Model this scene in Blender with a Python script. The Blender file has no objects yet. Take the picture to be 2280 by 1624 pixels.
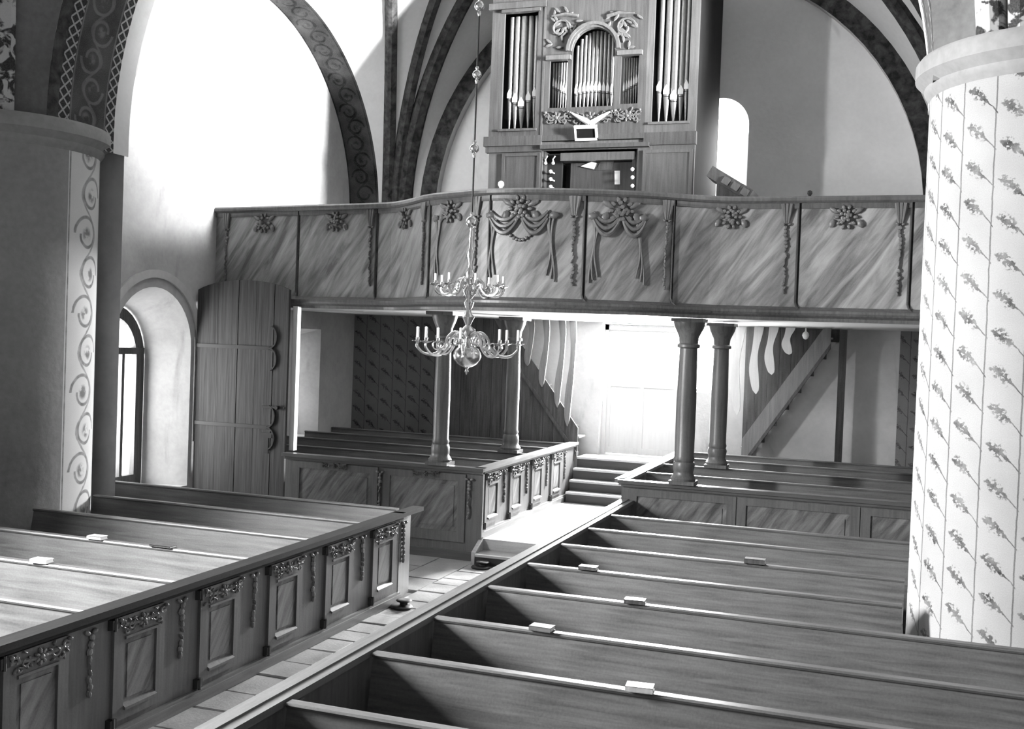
import bpy, math, random
from math import sin, cos, pi, radians, sqrt
from mathutils import Vector, Matrix

# ------------------------------------------------------------------ camera
SC = bpy.context.scene
FPX, CXP, CYP, CAMZ = 2385.0, 1140.0, 812.0, 3.0
_y = Vector((1987 - CXP, -(786 - CYP), -FPX)).normalized()
_x = -Vector((-5585 - CXP, -(509 - CYP), -FPX)).normalized()
_x = (_x - _y * _x.dot(_y)).normalized()
_z = _x.cross(_y)
ROT = Matrix((_x, _y, _z))                      # camera space -> world space
cam_d = bpy.data.cameras.new('camera')
cam_d.sensor_width = 36.0
cam_d.lens = FPX / 2280.0 * 36.0
cam_d.clip_end = 200
cam = bpy.data.objects.new('camera', cam_d)
SC.collection.objects.link(cam)
cam.matrix_world = Matrix.Translation((0, 0, CAMZ)) @ ROT.to_4x4()
SC.camera = cam

def ray(u, v):
    return ROT @ Vector((u - CXP, -(v - CYP), -FPX))
def aty(u, v, y):
    d = ray(u, v); return Vector((0, 0, CAMZ)) + d * (y / d.y)
def atx(u, v, x):
    d = ray(u, v); return Vector((0, 0, CAMZ)) + d * (x / d.x)
def atz(u, v, z):
    d = ray(u, v); return Vector((0, 0, CAMZ)) + d * ((z - CAMZ) / d.z)

# ------------------------------------------------------------------ exposure, sky, daylight
SC.view_settings.view_transform = 'Standard'
SC.view_settings.look = 'None'
SC.view_settings.gamma = 1.0
SC.view_settings.use_curve_mapping = False
SC.view_settings.exposure = -0.2
W = bpy.data.worlds.new('overcast_sky'); SC.world = W
W.use_nodes = True
W.node_tree.nodes['Background'].inputs[0].default_value = (1, 1, 1, 1)
W.node_tree.nodes['Background'].inputs[1].default_value = 4.0

def daylight(name, loc, direction, sx, sy, power, spread=180):
    l = bpy.data.lights.new(name, 'AREA'); l.shape = 'RECTANGLE'
    l.size = sx; l.size_y = sy; l.energy = power; l.spread = radians(spread)
    o = bpy.data.objects.new(name, l); SC.collection.objects.link(o)
    o.location = loc
    o.rotation_euler = Vector(direction).to_track_quat('-Z', 'Y').to_euler()
    return o
# daylight arriving at the outside of each window and of the glazed west door
daylight('daylight_south_window_front', (-11.25, 4.6, 4.3), (1, 0.1, -0.25), 1.7, 3.0, 11000)
daylight('daylight_south_window_rear', (-11.25, 0.4, 4.3), (1, 0.25, -0.25), 1.7, 3.0, 600)
daylight('daylight_south_window_aisle', (-11.5, 13.0, 2.1), (1, 0.4, -0.1), 1.2, 2.7, 300)
daylight('daylight_south_window_under_gallery', (-11.3, 17.8, 2.2), (1, 0, 0), 0.8, 1.8, 60)
daylight('daylight_west_door', (-4.41, 20.1, 2.85), (0, -1, -0.3), 1.3, 1.1, 5200)
daylight('daylight_west_sidelight', (-3.15, 20.0, 2.8), (0, -1, -0.2), 0.5, 1.1, 350)
daylight('daylight_west_gallery_window', (-3.15, 20.25, 6.7), (0, -1, -0.1), 0.9, 1.8, 200)
daylight('daylight_north_window', (2.95, 13.6, 6.8), (-13.3, 2.4, 2.1), 1.0, 2.0, 1700, 48)

# ------------------------------------------------------------------ mesh helpers
COL = SC.collection
ORG = {}
class MB:
    def __init__(s): s.v = []; s.f = []; s.uv = []; s.mi = []
    def add(s, vs, fs, uv=None, mi=0):
        b = len(s.v); s.v += [tuple(p) for p in vs]
        s.f += [tuple(b + i for i in f) for f in fs]; s.mi += [mi] * len(fs)
        s.uv += list(uv) if uv else [(0, 0)] * len(vs)
        return s
    def box(s, x0, x1, y0, y1, z0, z1, mi=0):
        vs = [(x, y, z) for z in (z0, z1) for y in (y0, y1) for x in (x0, x1)]
        return s.add(vs, [(0, 2, 3, 1), (4, 5, 7, 6), (0, 1, 5, 4), (2, 6, 7, 3), (0, 4, 6, 2), (1, 3, 7, 5)],
                     [(p[0] + p[1], p[2]) for p in vs], mi)
    def obox(s, F, a0, a1, b0, b1, c0, c1, mi=0, ch=0.0):
        if ch <= 0:
            vs = [F.p(a, b, c) for c in (c0, c1) for b in (b0, b1) for a in (a0, a1)]
            uv = [(a, b) for c in (c0, c1) for b in (b0, b1) for a in (a0, a1)]
        else:      # outer face chamfered by ch
            vs = [F.p(a, b, c0) for b in (b0, b1) for a in (a0, a1)] + [F.p(a, b, c1) for b in (b0 + ch, b1 - ch) for a in (a0 + ch, a1 - ch)]
            uv = [(a, b) for b in (b0, b1) for a in (a0, a1)] * 2
        return s.add(vs, [(0, 2, 3, 1), (4, 5, 7, 6), (0, 1, 5, 4), (2, 6, 7, 3), (0, 4, 6, 2), (1, 3, 7, 5)], uv, mi)
    def prism(s, F, poly, c0, c1, mi=0):
        n = len(poly)
        vs = [F.p(a, b, c0) for a, b in poly] + [F.p(a, b, c1) for a, b in poly]
        fs = [tuple(range(n))[::-1], tuple(range(n, 2 * n))] + [(i, (i + 1) % n, n + (i + 1) % n, n + i) for i in range(n)]
        return s.add(vs, fs, list(poly) * 2, mi)
    def tube(s, pts, r, n=8, caps=True, mi=0):
        pts = [Vector(p) for p in pts]; m = len(pts)
        rr = list(r) if isinstance(r, (list, tuple)) else [r] * m
        vs = []; prev = None
        for i, p in enumerate(pts):
            t = (pts[min(i + 1, m - 1)] - pts[max(i - 1, 0)])
            if t.length < 1e-9: t = Vector((0, 0, 1))
            t.normalize()
            a = prev if prev is not None else (Vector((0, 0, 1)) if abs(t.z) < .9 else Vector((1, 0, 0)))
            a = (a - t * a.dot(t)); a.normalize(); prev = a
            b = t.cross(a)
            vs += [p + (a * cos(2 * pi * k / n) + b * sin(2 * pi * k / n)) * rr[i] for k in range(n)]
        fs = [(i * n + k, i * n + (k + 1) % n, (i + 1) * n + (k + 1) % n, (i + 1) * n + k) for i in range(m - 1) for k in range(n)]
        if caps: fs += [tuple(range(n))[::-1], tuple((m - 1) * n + k for k in range(n))]
        return s.add(vs, fs, None, mi)
    def lathe(s, prof, c, n=20, mi=0):
        c = Vector(c); m = len(prof)
        vs = [c + Vector((r * cos(2 * pi * k / n), r * sin(2 * pi * k / n), z)) for r, z in prof for k in range(n)]
        fs = [(i * n + k, i * n + (k + 1) % n, (i + 1) * n + (k + 1) % n, (i + 1) * n + k) for i in range(m - 1) for k in range(n)]
        fs += [tuple(range(n))[::-1], tuple((m - 1) * n + k for k in range(n))]
        return s.add(vs, fs, [(k / n, z) for r, z in prof for k in range(n)], mi)
    def blob(s, F, a, b, c, ra, rb, rc, rot=0.0, nu=7, nv=5, mi=0):
        vs = [F.p(a, b, c - rc)]
        for j in range(1, nv):
            th = pi * j / nv
            for k in range(nu):
                ph = 2 * pi * k / nu
                x, y = ra * sin(th) * cos(ph), rb * sin(th) * sin(ph)
                vs.append(F.p(a + x * cos(rot) - y * sin(rot), b + x * sin(rot) + y * cos(rot), c - rc * cos(th)))
        vs.append(F.p(a, b, c + rc)); L = len(vs) - 1
        fs = [(0, 1 + (k + 1) % nu, 1 + k) for k in range(nu)]
        for j in range(nv - 2):
            fs += [(1 + j * nu + k, 1 + j * nu + (k + 1) % nu, 1 + (j + 1) * nu + (k + 1) % nu, 1 + (j + 1) * nu + k) for k in range(nu)]
        fs += [(1 + (nv - 2) * nu + k, 1 + (nv - 2) * nu + (k + 1) % nu, L) for k in range(nu)]
        return s.add(vs, fs, None, mi)
    def grid(s, fn, nu, nv, uvfn=None, mi=0, flip=False):
        vs = [fn(i / nu, j / nv) for j in range(nv + 1) for i in range(nu + 1)]
        uv = [uvfn(i / nu, j / nv) if uvfn else (i / nu, j / nv) for j in range(nv + 1) for i in range(nu + 1)]
        w = nu + 1
        fs = [(j * w + i, j * w + i + 1, (j + 1) * w + i + 1, (j + 1) * w + i) for j in range(nv) for i in range(nu)]
        if flip: fs = [f[::-1] for f in fs]
        return s.add(vs, fs, uv, mi)
    def build(s, name, mat, parent=None, label=None, cat=None, group=None, kind=None, smooth=False, origin=None):
        me = bpy.data.meshes.new(name)
        if parent is not None: o0 = Vector(ORG[parent.name])
        elif origin is not None: o0 = Vector(origin)
        else:
            xs, ys, zs = zip(*s.v)
            o0 = Vector(((min(xs) + max(xs)) / 2, (min(ys) + max(ys)) / 2, min(zs)))
        me.from_pydata([(p[0] - o0.x, p[1] - o0.y, p[2] - o0.z) for p in s.v], [], s.f)
        uvl = me.uv_layers.new(name='UVMap')
        flat = []
        for f in s.f:
            for i in f: flat += [s.uv[i][0], s.uv[i][1]]
        uvl.data.foreach_set('uv', flat)
        mats = mat if isinstance(mat, (list, tuple)) else [mat]
        for m in mats: me.materials.append(m)
        me.polygons.foreach_set('material_index', s.mi)
        if smooth:
            me.polygons.foreach_set('use_smooth', [True] * len(s.f))
            try: me.set_sharp_from_angle(angle=radians(40))
            except Exception: pass
        me.update()
        o = bpy.data.objects.new(name, me); COL.objects.link(o)
        ORG[o.name] = tuple(o0)
        if parent is not None: o.parent = parent
        else: o.location = o0
        if label: o['label'] = label
        if cat: o['category'] = cat
        if group: o['group'] = group
        if kind: o['kind'] = kind
        return o
class F:
    def __init__(s, o, u, v, n): s.o, s.u, s.v, s.n = Vector(o), Vector(u), Vector(v), Vector(n)
    def p(s, a, b, c=0.0): return s.o + s.u * a + s.v * b + s.n * c
def thing(name, label, cat, loc, group=None):
    o = bpy.data.objects.new(name, None); COL.objects.link(o)
    o.empty_display_size = .1
    o.location = loc; ORG[o.name] = tuple(loc)
    o['label'] = label; o['category'] = cat
    if group: o['group'] = group
    return o
XU, YU, ZU = Vector((1, 0, 0)), Vector((0, 1, 0)), Vector((0, 0, 1))
WF = F((0, 0, 0), XU, YU, ZU)
def ease(t): return t * t * (3 - 2 * t)

# ------------------------------------------------------------------ materials
class NB:
    def __init__(s, name):
        s.m = bpy.data.materials.new(name); s.m.use_nodes = True
        s.nt = s.m.node_tree; s.bsdf = s.nt.nodes['Principled BSDF']
    def n(s, t, **kw):
        nd = s.nt.nodes.new(t)
        for k, v in kw.items(): setattr(nd, k, v)
        return nd
    def link(s, a, b):
        if isinstance(a, (int, float)): b.default_value = a
        elif isinstance(a, tuple): b.default_value = a
        else: s.nt.links.new(a, b)
    def M(s, op, a, b=0.0, c=0.0, clamp=False):
        nd = s.n('ShaderNodeMath', operation=op, use_clamp=clamp)
        s.link(a, nd.inputs[0]); s.link(b, nd.inputs[1]); s.link(c, nd.inputs[2])
        return nd.outputs[0]
    def add(s, a, b): return s.M('ADD', a, b)
    def sub(s, a, b): return s.M('SUBTRACT', a, b)
    def mul(s, a, b): return s.M('MULTIPLY', a, b)
    def absv(s, a): return s.M('ABSOLUTE', a)
    def mx(s, a, b): return s.M('MAXIMUM', a, b)
    def mn(s, a, b): return s.M('MINIMUM', a, b)
    def fr(s, a): return s.M('FRACT', a)
    def fl(s, a): return s.M('FLOOR', a)
    def sm(s, x, lo, hi):           # 0 below lo, 1 above hi (lo may exceed hi)
        nd = s.n('ShaderNodeMapRange', interpolation_type='SMOOTHSTEP')
        s.link(x, nd.inputs[0]); s.link(lo, nd.inputs[1]); s.link(hi, nd.inputs[2])
        return nd.outputs[0]
    def rng(s, x, a, b, c, d):
        nd = s.n('ShaderNodeMapRange'); s.link(x, nd.inputs[0])
        for i, q in enumerate((a, b, c, d)): s.link(q, nd.inputs[i + 1])
        return nd.outputs[0]
    def obj(s): return s.n('ShaderNodeTexCoord').outputs['Object']
    def uv(s):
        sp = s.n('ShaderNodeSeparateXYZ'); s.link(s.n('ShaderNodeTexCoord').outputs['UV'], sp.inputs[0])
        return sp.outputs[0], sp.outputs[1]
    def vec(s, x, y, z=0.0):
        nd = s.n('ShaderNodeCombineXYZ')
        for i, q in enumerate((x, y, z)): s.link(q, nd.inputs[i])
        return nd.outputs[0]
    def scale(s, v, sx, sy, sz, rot=(0, 0, 0)):
        nd = s.n('ShaderNodeMapping'); s.link(v, nd.inputs[0])
        nd.inputs['Scale'].default_value = (sx, sy, sz); nd.inputs['Rotation'].default_value = rot
        return nd.outputs[0]
    def noise(s, v, sc=5.0, det=3.0, dist=0.0, rough=.55):
        nd = s.n('ShaderNodeTexNoise'); s.link(v, nd.inputs['Vector'])
        nd.inputs['Scale'].default_value = sc; nd.inputs['Detail'].default_value = det
        nd.inputs['Roughness'].default_value = rough; nd.inputs['Distortion'].default_value = dist
        return nd.outputs[0]
    def done(s, val, rough=.7, bump=None, bstr=.2, metal=0.0, spec=.5, bdist=.02, coat=0.0):
        if isinstance(val, (int, float)): s.bsdf.inputs['Base Color'].default_value = (val, val, val, 1)
        else:
            c = s.n('ShaderNodeCombineColor')
            for i in range(3): s.link(val, c.inputs[i])
            s.link(c.outputs[0], s.bsdf.inputs['Base Color'])
        s.link(rough, s.bsdf.inputs['Roughness']); s.bsdf.inputs['Metallic'].default_value = metal
        s.bsdf.inputs['Specular IOR Level'].default_value = spec
        s.bsdf.inputs['Coat Weight'].default_value = coat; s.bsdf.inputs['Coat Roughness'].default_value = .25
        if bump is not None:
            b = s.n('ShaderNodeBump'); b.inputs['Strength'].default_value = bstr; b.inputs['Distance'].default_value = bdist
            s.link(bump, b.inputs['Height']); s.link(b.outputs[0], s.bsdf.inputs['Normal'])
        return s.m
MT = {}
def plaster(name, base, var=.12, stain=.1):
    b = NB(name); o = b.obj()
    n1 = b.noise(o, .9, 4); n2 = b.noise(o, 14, 5); n3 = b.noise(b.scale(o, 1.2, 1.2, .3), 1.3, 5, .6)
    v = b.add(b.rng(n1, .25, .75, base - var, base + var * .5), b.mul(b.sub(n2, .5), .09))
    v = b.sub(v, b.mul(b.sm(n3, .6, .74), stain))
    return b.done(v, .9, b.add(n1, b.mul(n2, .25)), .35, spec=.2, bdist=.05)
MT['plaster'] = plaster('lime_plaster', .4)
MT['plaster_w'] = plaster('lime_plaster_west', .5, .12, .2)
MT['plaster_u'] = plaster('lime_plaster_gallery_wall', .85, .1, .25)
MT['plaster_p'] = plaster('pillar_plaster', .24, .05, .04)
MT['plaster_dim'] = plaster('low_bounce_plaster', .14, .06, .04)  # near-bay and unseen surfaces, darkened to cut bounced light
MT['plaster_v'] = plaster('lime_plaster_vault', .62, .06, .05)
def wood(name, base, var=.08, ax=0, rough=.45, coat=0.0, grain=26.0, spec=.45):
    b = NB(name); o = b.obj()
    s = [grain, grain, grain]; s[ax] = grain * .06
    n1 = b.noise(b.scale(o, *s), 1.0, 4, .4); n2 = b.noise(o, 1.6, 3); n3 = b.noise(o, 60, 3)
    v = b.add(b.rng(n1, .3, .7, base - var * .5, base + var * .5), b.mul(b.sub(n2, .5), var))
    v = b.add(v, b.mul(b.sub(n3, .5), var * .8))
    return b.done(v, rough, b.add(n1, n3), .08, spec=spec, bdist=.01, coat=coat)
MT['pew_x'] = wood('painted_pew_wood', .095, .06, 0, .42)
MT['pew_y'] = wood('painted_pew_wood_long', .12, .06, 1, .42)
MT['pew_z'] = wood('painted_pew_frame', .085, .04, 2, .45)
MT['rail_y'] = wood('dark_rail_wood_long', .012, .008, 1, .6, spec=.15)
MT['rail_x'] = wood('dark_rail_wood_cross', .07, .03, 0, .32)
MT['railg'] = wood('grey_rail_wood', .13, .05, 1, .35)
MT['dark_z'] = wood('dark_stained_boards', .05, .05, 2, .5)
MT['white_z'] = wood('white_painted_wood', .6, .05, 2, .5)
MT['case'] = wood('organ_case_wood', .042, .03, 2, .5)
MT['case_l'] = wood('organ_case_light_wood', .07, .035, 2, .5)
MT['carve'] = wood('carved_ornament_wood', .12, .06, 2, .4)
MT['carve_d'] = wood('dark_carved_ornament_wood', .075, .04, 2, .4)
MT['stair'] = wood('grey_stair_wood', .15, .07, 2, .5)
MT['splat_l'] = wood('pale_splat_wood', .6, .1, 2, .5)
MT['column'] = wood('marbled_column_wood', .085, .05, 2, .38)
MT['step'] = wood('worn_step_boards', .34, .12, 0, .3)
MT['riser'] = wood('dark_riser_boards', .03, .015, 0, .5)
def planks():
    b = NB('weathered_door_planks'); o = b.obj()
    n1 = b.noise(b.scale(o, 30, 30, 1.1), 1.0, 5, .5); n2 = b.noise(b.scale(o, 6, 6, .5), 1, 3)
    v = b.add(b.rng(n1, .3, .7, .012, .055), b.mul(b.sub(n2, .5), .045))
    return b.done(v, .7, n1, .3)
MT['planks'] = planks()
def marble(name, lo, hi, ang=.95, sc=1.0):
    b = NB(name); u, v = b.uv()
    ca, sa = cos(ang), sin(ang)
    a = b.add(b.mul(u, ca), b.mul(v, sa)); c = b.add(b.mul(u, -sa), b.mul(v, ca))
    n1 = b.noise(b.vec(b.mul(a, .9 * sc), b.mul(c, 5.5 * sc), 0.0), 1.0, 5, .9)
    n2 = b.noise(b.vec(b.mul(a, 2.5 * sc), b.mul(c, 16 * sc), 3.0), 1.0, 4, .5)
    n3 = b.noise(b.vec(u, v, 0.0), 70, 2)
    t = b.add(b.mul(n1, .75), b.mul(n2, .25))
    x = b.add(b.rng(t, .36, .66, lo, hi), b.mul(b.sub(n3, .5), .06))
    return b.done(x, .45, n3, .05)
MT['marble'] = marble('marbled_parapet_paint', .08, .34)
MT['marble_d'] = marble('marbled_pew_panel_paint', .04, .17, .95, 1.6)
MT['case_d'] = wood('shaded_organ_side', .012, .006, 2, .7, spec=.12)  # organ side kept near black: its shade is put into the colour
MT['metal_dark'] = NB('black_iron').done(.012, .55)
def metal(name, v, r):
    b = NB(name); n = b.noise(b.obj(), 30, 3); return b.done(b.rng(n, .3, .7, v * .85, v), r, metal=1.0)
MT['brass'] = metal('chandelier_brass', .75, .22)
MT['pipe'] = metal('organ_pipe_tin', .3, .5)
MT['wax'] = NB('white_candle_wax').done(.85, .5)
MT['black'] = NB('flat_black').done(.008, .8)  # plain near-black for the organ's inner back, a stop jamb and a knob
MT['mirror'] = NB('dark_mirror_glass').done(.01, .15)
MT['ivory'] = NB('ivory_knob').done(.85, .3)
def glass():
    b = NB('window_glass'); g = b.n('ShaderNodeBsdfGlossy'); g.inputs['Roughness'].default_value = .05
    t = b.n('ShaderNodeBsdfTransparent'); mx = b.n('ShaderNodeMixShader'); mx.inputs[0].default_value = .06
    b.nt.links.new(t.outputs[0], mx.inputs[1]); b.nt.links.new(g.outputs[0], mx.inputs[2])
    out = [q for q in b.nt.nodes if q.type == 'OUTPUT_MATERIAL'][0]
    b.nt.links.new(mx.outputs[0], out.inputs[0])
    return b.m
MT['glass'] = glass()
def stone(name, base):
    b = NB(name); o = b.obj(); n1 = b.noise(o, 3, 4); n2 = b.noise(o, 40, 4)
    r = b.n('ShaderNodeObjectInfo').outputs['Random']
    v = b.add(b.rng(n1, .3, .7, base - .1, base + .06), b.mul(b.sub(n2, .5), .16))
    v = b.add(v, b.mul(b.sub(r, .5), .07))
    return b.done(v, b.rng(n1, .3, .7, .3, .5), b.add(n1, n2), .3, bdist=.01)
MT['stone'] = stone('worn_limestone', .36)
MT['joint'] = NB('dark_mortar').done(.1, .9)
def vine(name, base0, ink):                    # painted trailing sprigs between vertical stems
    b = NB(name); u, v = b.uv(); o = b.vec(u, v, 0.0)
    P, Q = .306, .305
    col = b.fl(b.mul(u, 1 / P)); a = b.fr(b.mul(u, 1 / P))
    bb = b.fr(b.add(b.mul(v, 1 / Q), b.mul(b.M('SINE', b.mul(col, 2.3)), .35)))
    ng = b.noise(o, 34, 4); nw = b.noise(o, 9, 3); npl = b.noise(o, 1.3, 4); nf = b.noise(o, 110, 2)
    curve = b.sub(.86, b.mul(b.M('POWER', a, 1.7), .72))            # from upper left down to the stem on the right
    d = b.absv(b.sub(b.add(bb, b.mul(b.sub(nw, .5), .16)), curve))
    thick = b.add(.03, b.mul(b.mul(b.sm(a, .06, .3), b.sm(a, .78, .5)), b.mul(b.sm(ng, .38, .62), .26)))
    spr = b.mul(b.sm(d, thick, b.mul(thick, .45)), b.sm(a, .05, .12))
    spr = b.mul(spr, b.rng(nw, .3, .7, .45, 1.0))
    stem = b.sm(b.absv(b.sub(b.add(a, b.mul(b.sub(nw, .5), .05)), .955)), .03, .01)
    base = b.add(base0, b.add(b.mul(b.sub(npl, .5), .14), b.mul(b.sub(nf, .5), .1)))
    val = b.sub(base, b.mul(b.mx(spr, b.mul(stem, .7)), ink))
    return b.done(val, .9, b.add(npl, b.mul(nf, .2)), .2, spec=.2)
MT['vine'] = vine('painted_vine_plaster', .29, .25)
MT['vine_d'] = vine('painted_vine_wall', .17, .13)
def scroll(name, base, ink, W, per, dark_bg=None, lattice=None):
    # running scroll in a band: u across 0..W, v along
    b = NB(name); u, v = b.uv(); o = b.vec(u, v, 0.0)
    nw = b.noise(o, 7, 3); nf = b.noise(o, 90, 2); npl = b.noise(o, 1.8, 4)
    uu = b.add(b.sub(u, W / 2), b.mul(b.sub(nw, .5), .035))
    ph = b.mul(v, 2 * pi / per)
    wave = b.sub(uu, b.mul(b.M('SINE', ph), W * .2))
    line = b.sm(b.absv(wave), .03, .014)
    k = b.fr(b.mul(v, 2 / per)); sgn = b.sub(b.mul(b.M('MODULO', b.fl(b.mul(v, 2 / per)), 2.0), -2.0), -1.0)
    dx = b.sub(uu, b.mul(sgn, -W * .06)); dy = b.mul(b.sub(k, .5), per / 2)
    r = b.M('SQRT', b.add(b.mul(dx, dx), b.mul(dy, dy)))
    ang = b.M('ARCTAN2', dy, b.mul(dx, sgn))
    rs = b.add(.045 * W / .4 * 2, b.mul(ang, W * .022))
    ring = b.mul(b.sm(b.absv(b.sub(r, rs)), .028, .012), b.sm(r, W * .5, W * .3))
    leaf = b.mul(b.sm(r, W * .14, W * .06), b.sm(nw, .4, .55))
    ink_m = b.mx(b.mul(line, .8), b.mx(ring, leaf))
    edge = b.sm(b.absv(b.sub(b.absv(b.sub(u, W / 2)), W * .47)), .016, .006)
    ink_m = b.mx(ink_m, edge)
    ink_m = b.mul(ink_m, b.rng(nw, .3, .7, .55, 1.0))
    bs = b.add(base, b.add(b.mul(b.sub(npl, .5), .14), b.mul(b.sub(nf, .5), .1)))
    return b.done(b.add(bs, b.mul(ink_m, ink)), .9, b.add(npl, b.mul(nf, .2)), .2, spec=.2)
MT['scroll'] = scroll('painted_scroll_plaster', .5, -.38, .8, .96)
MT['scroll_d'] = scroll('painted_dark_scroll', .06, .08, .62, .7)
MT['scroll_w'] = scroll('painted_dark_foliage_scroll', .035, -.025, .62, .7)
def lattice():
    b = NB('painted_lattice'); u, v = b.uv(); o = b.vec(u, v, 0.0)
    nf = b.noise(o, 60, 3); k = 7.0
    a = b.absv(b.sub(b.fr(b.mul(b.add(u, v), k)), .5)); c = b.absv(b.sub(b.fr(b.mul(b.sub(u, v), k)), .5))
    ln = b.mx(b.sm(a, .14, .07), b.sm(c, .14, .07))
    return b.done(b.add(b.rng(ln, 0, 1, .03, .3), b.mul(b.sub(nf, .5), .12)), .9, spec=.2)
MT['lattice'] = lattice()
def darkpaint():
    b = NB('painted_dark_rib'); u, v = b.uv(); o = b.obj()
    n = b.noise(o, 7, 4, .4); nf = b.noise(o, 70, 3)
    return b.done(b.add(b.rng(n, .35, .65, .015, .065), b.mul(b.sub(nf, .5), .03)), .9, spec=.2)
MT['ribdark'] = darkpaint()
def ribpaint():
    b = NB('painted_spotted_rib'); o = b.obj()
    n = b.noise(o, 5.5, 4, .6); nf = b.noise(o, 60, 3)
    return b.done(b.add(b.rng(b.sm(n, .46, .54), 0, 1, .04, .42), b.mul(b.sub(nf, .5), .1)), .9, spec=.2)
MT['ribspot'] = ribpaint()

# ================================================================== THE SETTING
XL, XR, YW, YE = -10.4, 2.2, 19.6, -3.0
FLOOR, PEWF, PLAT = -.2, 0.0, .12

def wall(mb, Fr, u0, u1, v0, v1, ops, depth=.8, su=.25, sv=.1, mi=0, rmi=0):
    cur = u0
    for (c, h, sill, spring, arch) in sorted(ops):
        mb.add([Fr.p(cur, v0), Fr.p(c - h, v0), Fr.p(c - h, v1), Fr.p(cur, v1)], [(0, 1, 2, 3)], [(cur, v0), (c - h, v0), (c - h, v1), (cur, v1)], mi)
        N = 20
        us = [c - h * cos(pi * i / N) for i in range(N + 1)]
        top = [spring + (sqrt(max(0, h * h - (u - c) ** 2)) if arch else 0) for u in us]
        for i in range(N):
            a, b = us[i], us[i + 1]
            mb.add([Fr.p(a, v0), Fr.p(b, v0), Fr.p(b, sill), Fr.p(a, sill)], [(0, 1, 2, 3)], [(a, v0), (b, v0), (b, sill), (a, sill)], mi)
            mb.add([Fr.p(a, top[i]), Fr.p(b, top[i + 1]), Fr.p(b, v1), Fr.p(a, v1)], [(0, 1, 2, 3)], [(a, top[i]), (b, top[i + 1]), (b, v1), (a, v1)], mi)
        ctr = [(c - h, sill)] + list(zip(us, top)) + [(c + h, sill)]
        out = [(c + (u - c) * (1 - su), sill + (v - sill) * (1 - sv)) for u, v in ctr]
        n = len(ctr)
        mb.add([Fr.p(u, v) for u, v in ctr] + [Fr.p(u, v, -depth) for u, v in out],
               [(i, (i + 1) % n, n + (i + 1) % n, n + i) for i in range(n)], ctr + out, rmi)
        cur = c + h
    mb.add([Fr.p(cur, v0), Fr.p(u1, v0), Fr.p(u1, v1), Fr.p(cur, v1)], [(0, 1, 2, 3)], [(cur, v0), (u1, v0), (u1, v1), (cur, v1)], mi)

FL_ = F((XL, 0, 0), YU, ZU, XU)          # left wall plane, n into the room
FR_ = F((XR, 0, 0), YU, ZU, -XU)
FB_ = F((0, YW, 0), XU, ZU, -YU)
FE_ = F((0, YE, 0), XU, ZU, YU)
WIN1 = (13.3, .9, .5, 2.68, True); WIN2 = (17.8, .45, 1.0, 3.05, False)
WINF = (4.6, .95, 2.6, 4.9, True); WINR = (.4, .95, 2.6, 4.9, True)
WING = (13.6, 1.0, 5.6, 7.2, True)
WINW = (-3.1, .5, 5.3, 7.0, True)
DOORO = (-4.41, .75, .86, 3.36, False); SIDEO = (-3.15, .3, 2.15, 3.34, False)

m = MB(); wall(m, FL_, YE, 10.4, FLOOR, 11.6, [WINF, WINR])
m.build('wall_left', MT['plaster_dim'], kind='structure', label='dim plaster side wall along the nearer left pews')
m = MB(); wall(m, FL_, 10.4, YW, FLOOR, 11.6, [WIN1, WIN2])
m.build('wall_left', MT['plaster'], kind='structure', label='white plastered side wall with arched window beside the pews')
m = MB(); wall(m, FR_, YE, YW, FLOOR, 11.6, [WING], su=.2)
m.build('wall_right', MT['plaster_dim'], kind='structure', label='plastered side wall behind the sprig-painted pillar')
m = MB(); wall(m, FB_, XL, XR, 3.5, 11.6, [WINW], depth=.6, su=.15)
m.build('wall_back', MT['plaster_u'], kind='structure', label='stained plaster end wall around the organ')
m = MB()
wall(m, FB_, -8.0, .12, FLOOR, 3.5, [DOORO, SIDEO], depth=.5, su=.04, sv=.02)
wall(m, FB_, XL, -8.0, FLOOR, 3.5, [], mi=1); wall(m, FB_, .12, XR, FLOOR, 3.5, [], mi=1)
m.build('wall_back', [MT['plaster_w'], MT['vine_d']], kind='structure', label='end wall under the gallery with painted sprigs at its corners')
m = MB(); wall(m, FE_, XL, XR, FLOOR, 11.6, [])
m.build('wall_front', MT['plaster_dim'], kind='structure', label='plain plaster wall behind the viewer')
# window surround ring painted on the wall round window 1
m = MB()
ring = []
for i in range(25):
    t = pi * i / 24; ring.append((13.3 - cos(t), sin(t)))
def ringpts(r): return [(13.3 - r, 1.2)] + [(13.3 - r * cos(pi * i / 24), 2.68 + r * sin(pi * i / 24)) for i in range(25)] + [(13.3 + r, 1.2)]
ra, rb = ringpts(1.04), ringpts(1.16)
n = len(ra)
m.add([FL_.p(u, v, .002) for u, v in ra] + [FL_.p(u, v, .002) for u, v in rb] + [FL_.p(u, v, .035) for u, v in ra] + [FL_.p(u, v, .035) for u, v in rb],
      [(2 * n + i, 2 * n + i + 1, 3 * n + i + 1, 3 * n + i) for i in range(n - 1)] + [(i, i + 1, 2 * n + i + 1, 2 * n + i) for i in range(n - 1)] + [(n + i, n + i + 1, 3 * n + i + 1, 3 * n + i) for i in range(n - 1)])
m.build('trim_1', MT['plaster_w'], kind='structure', label='low plaster moulding arched over the side window')

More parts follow.
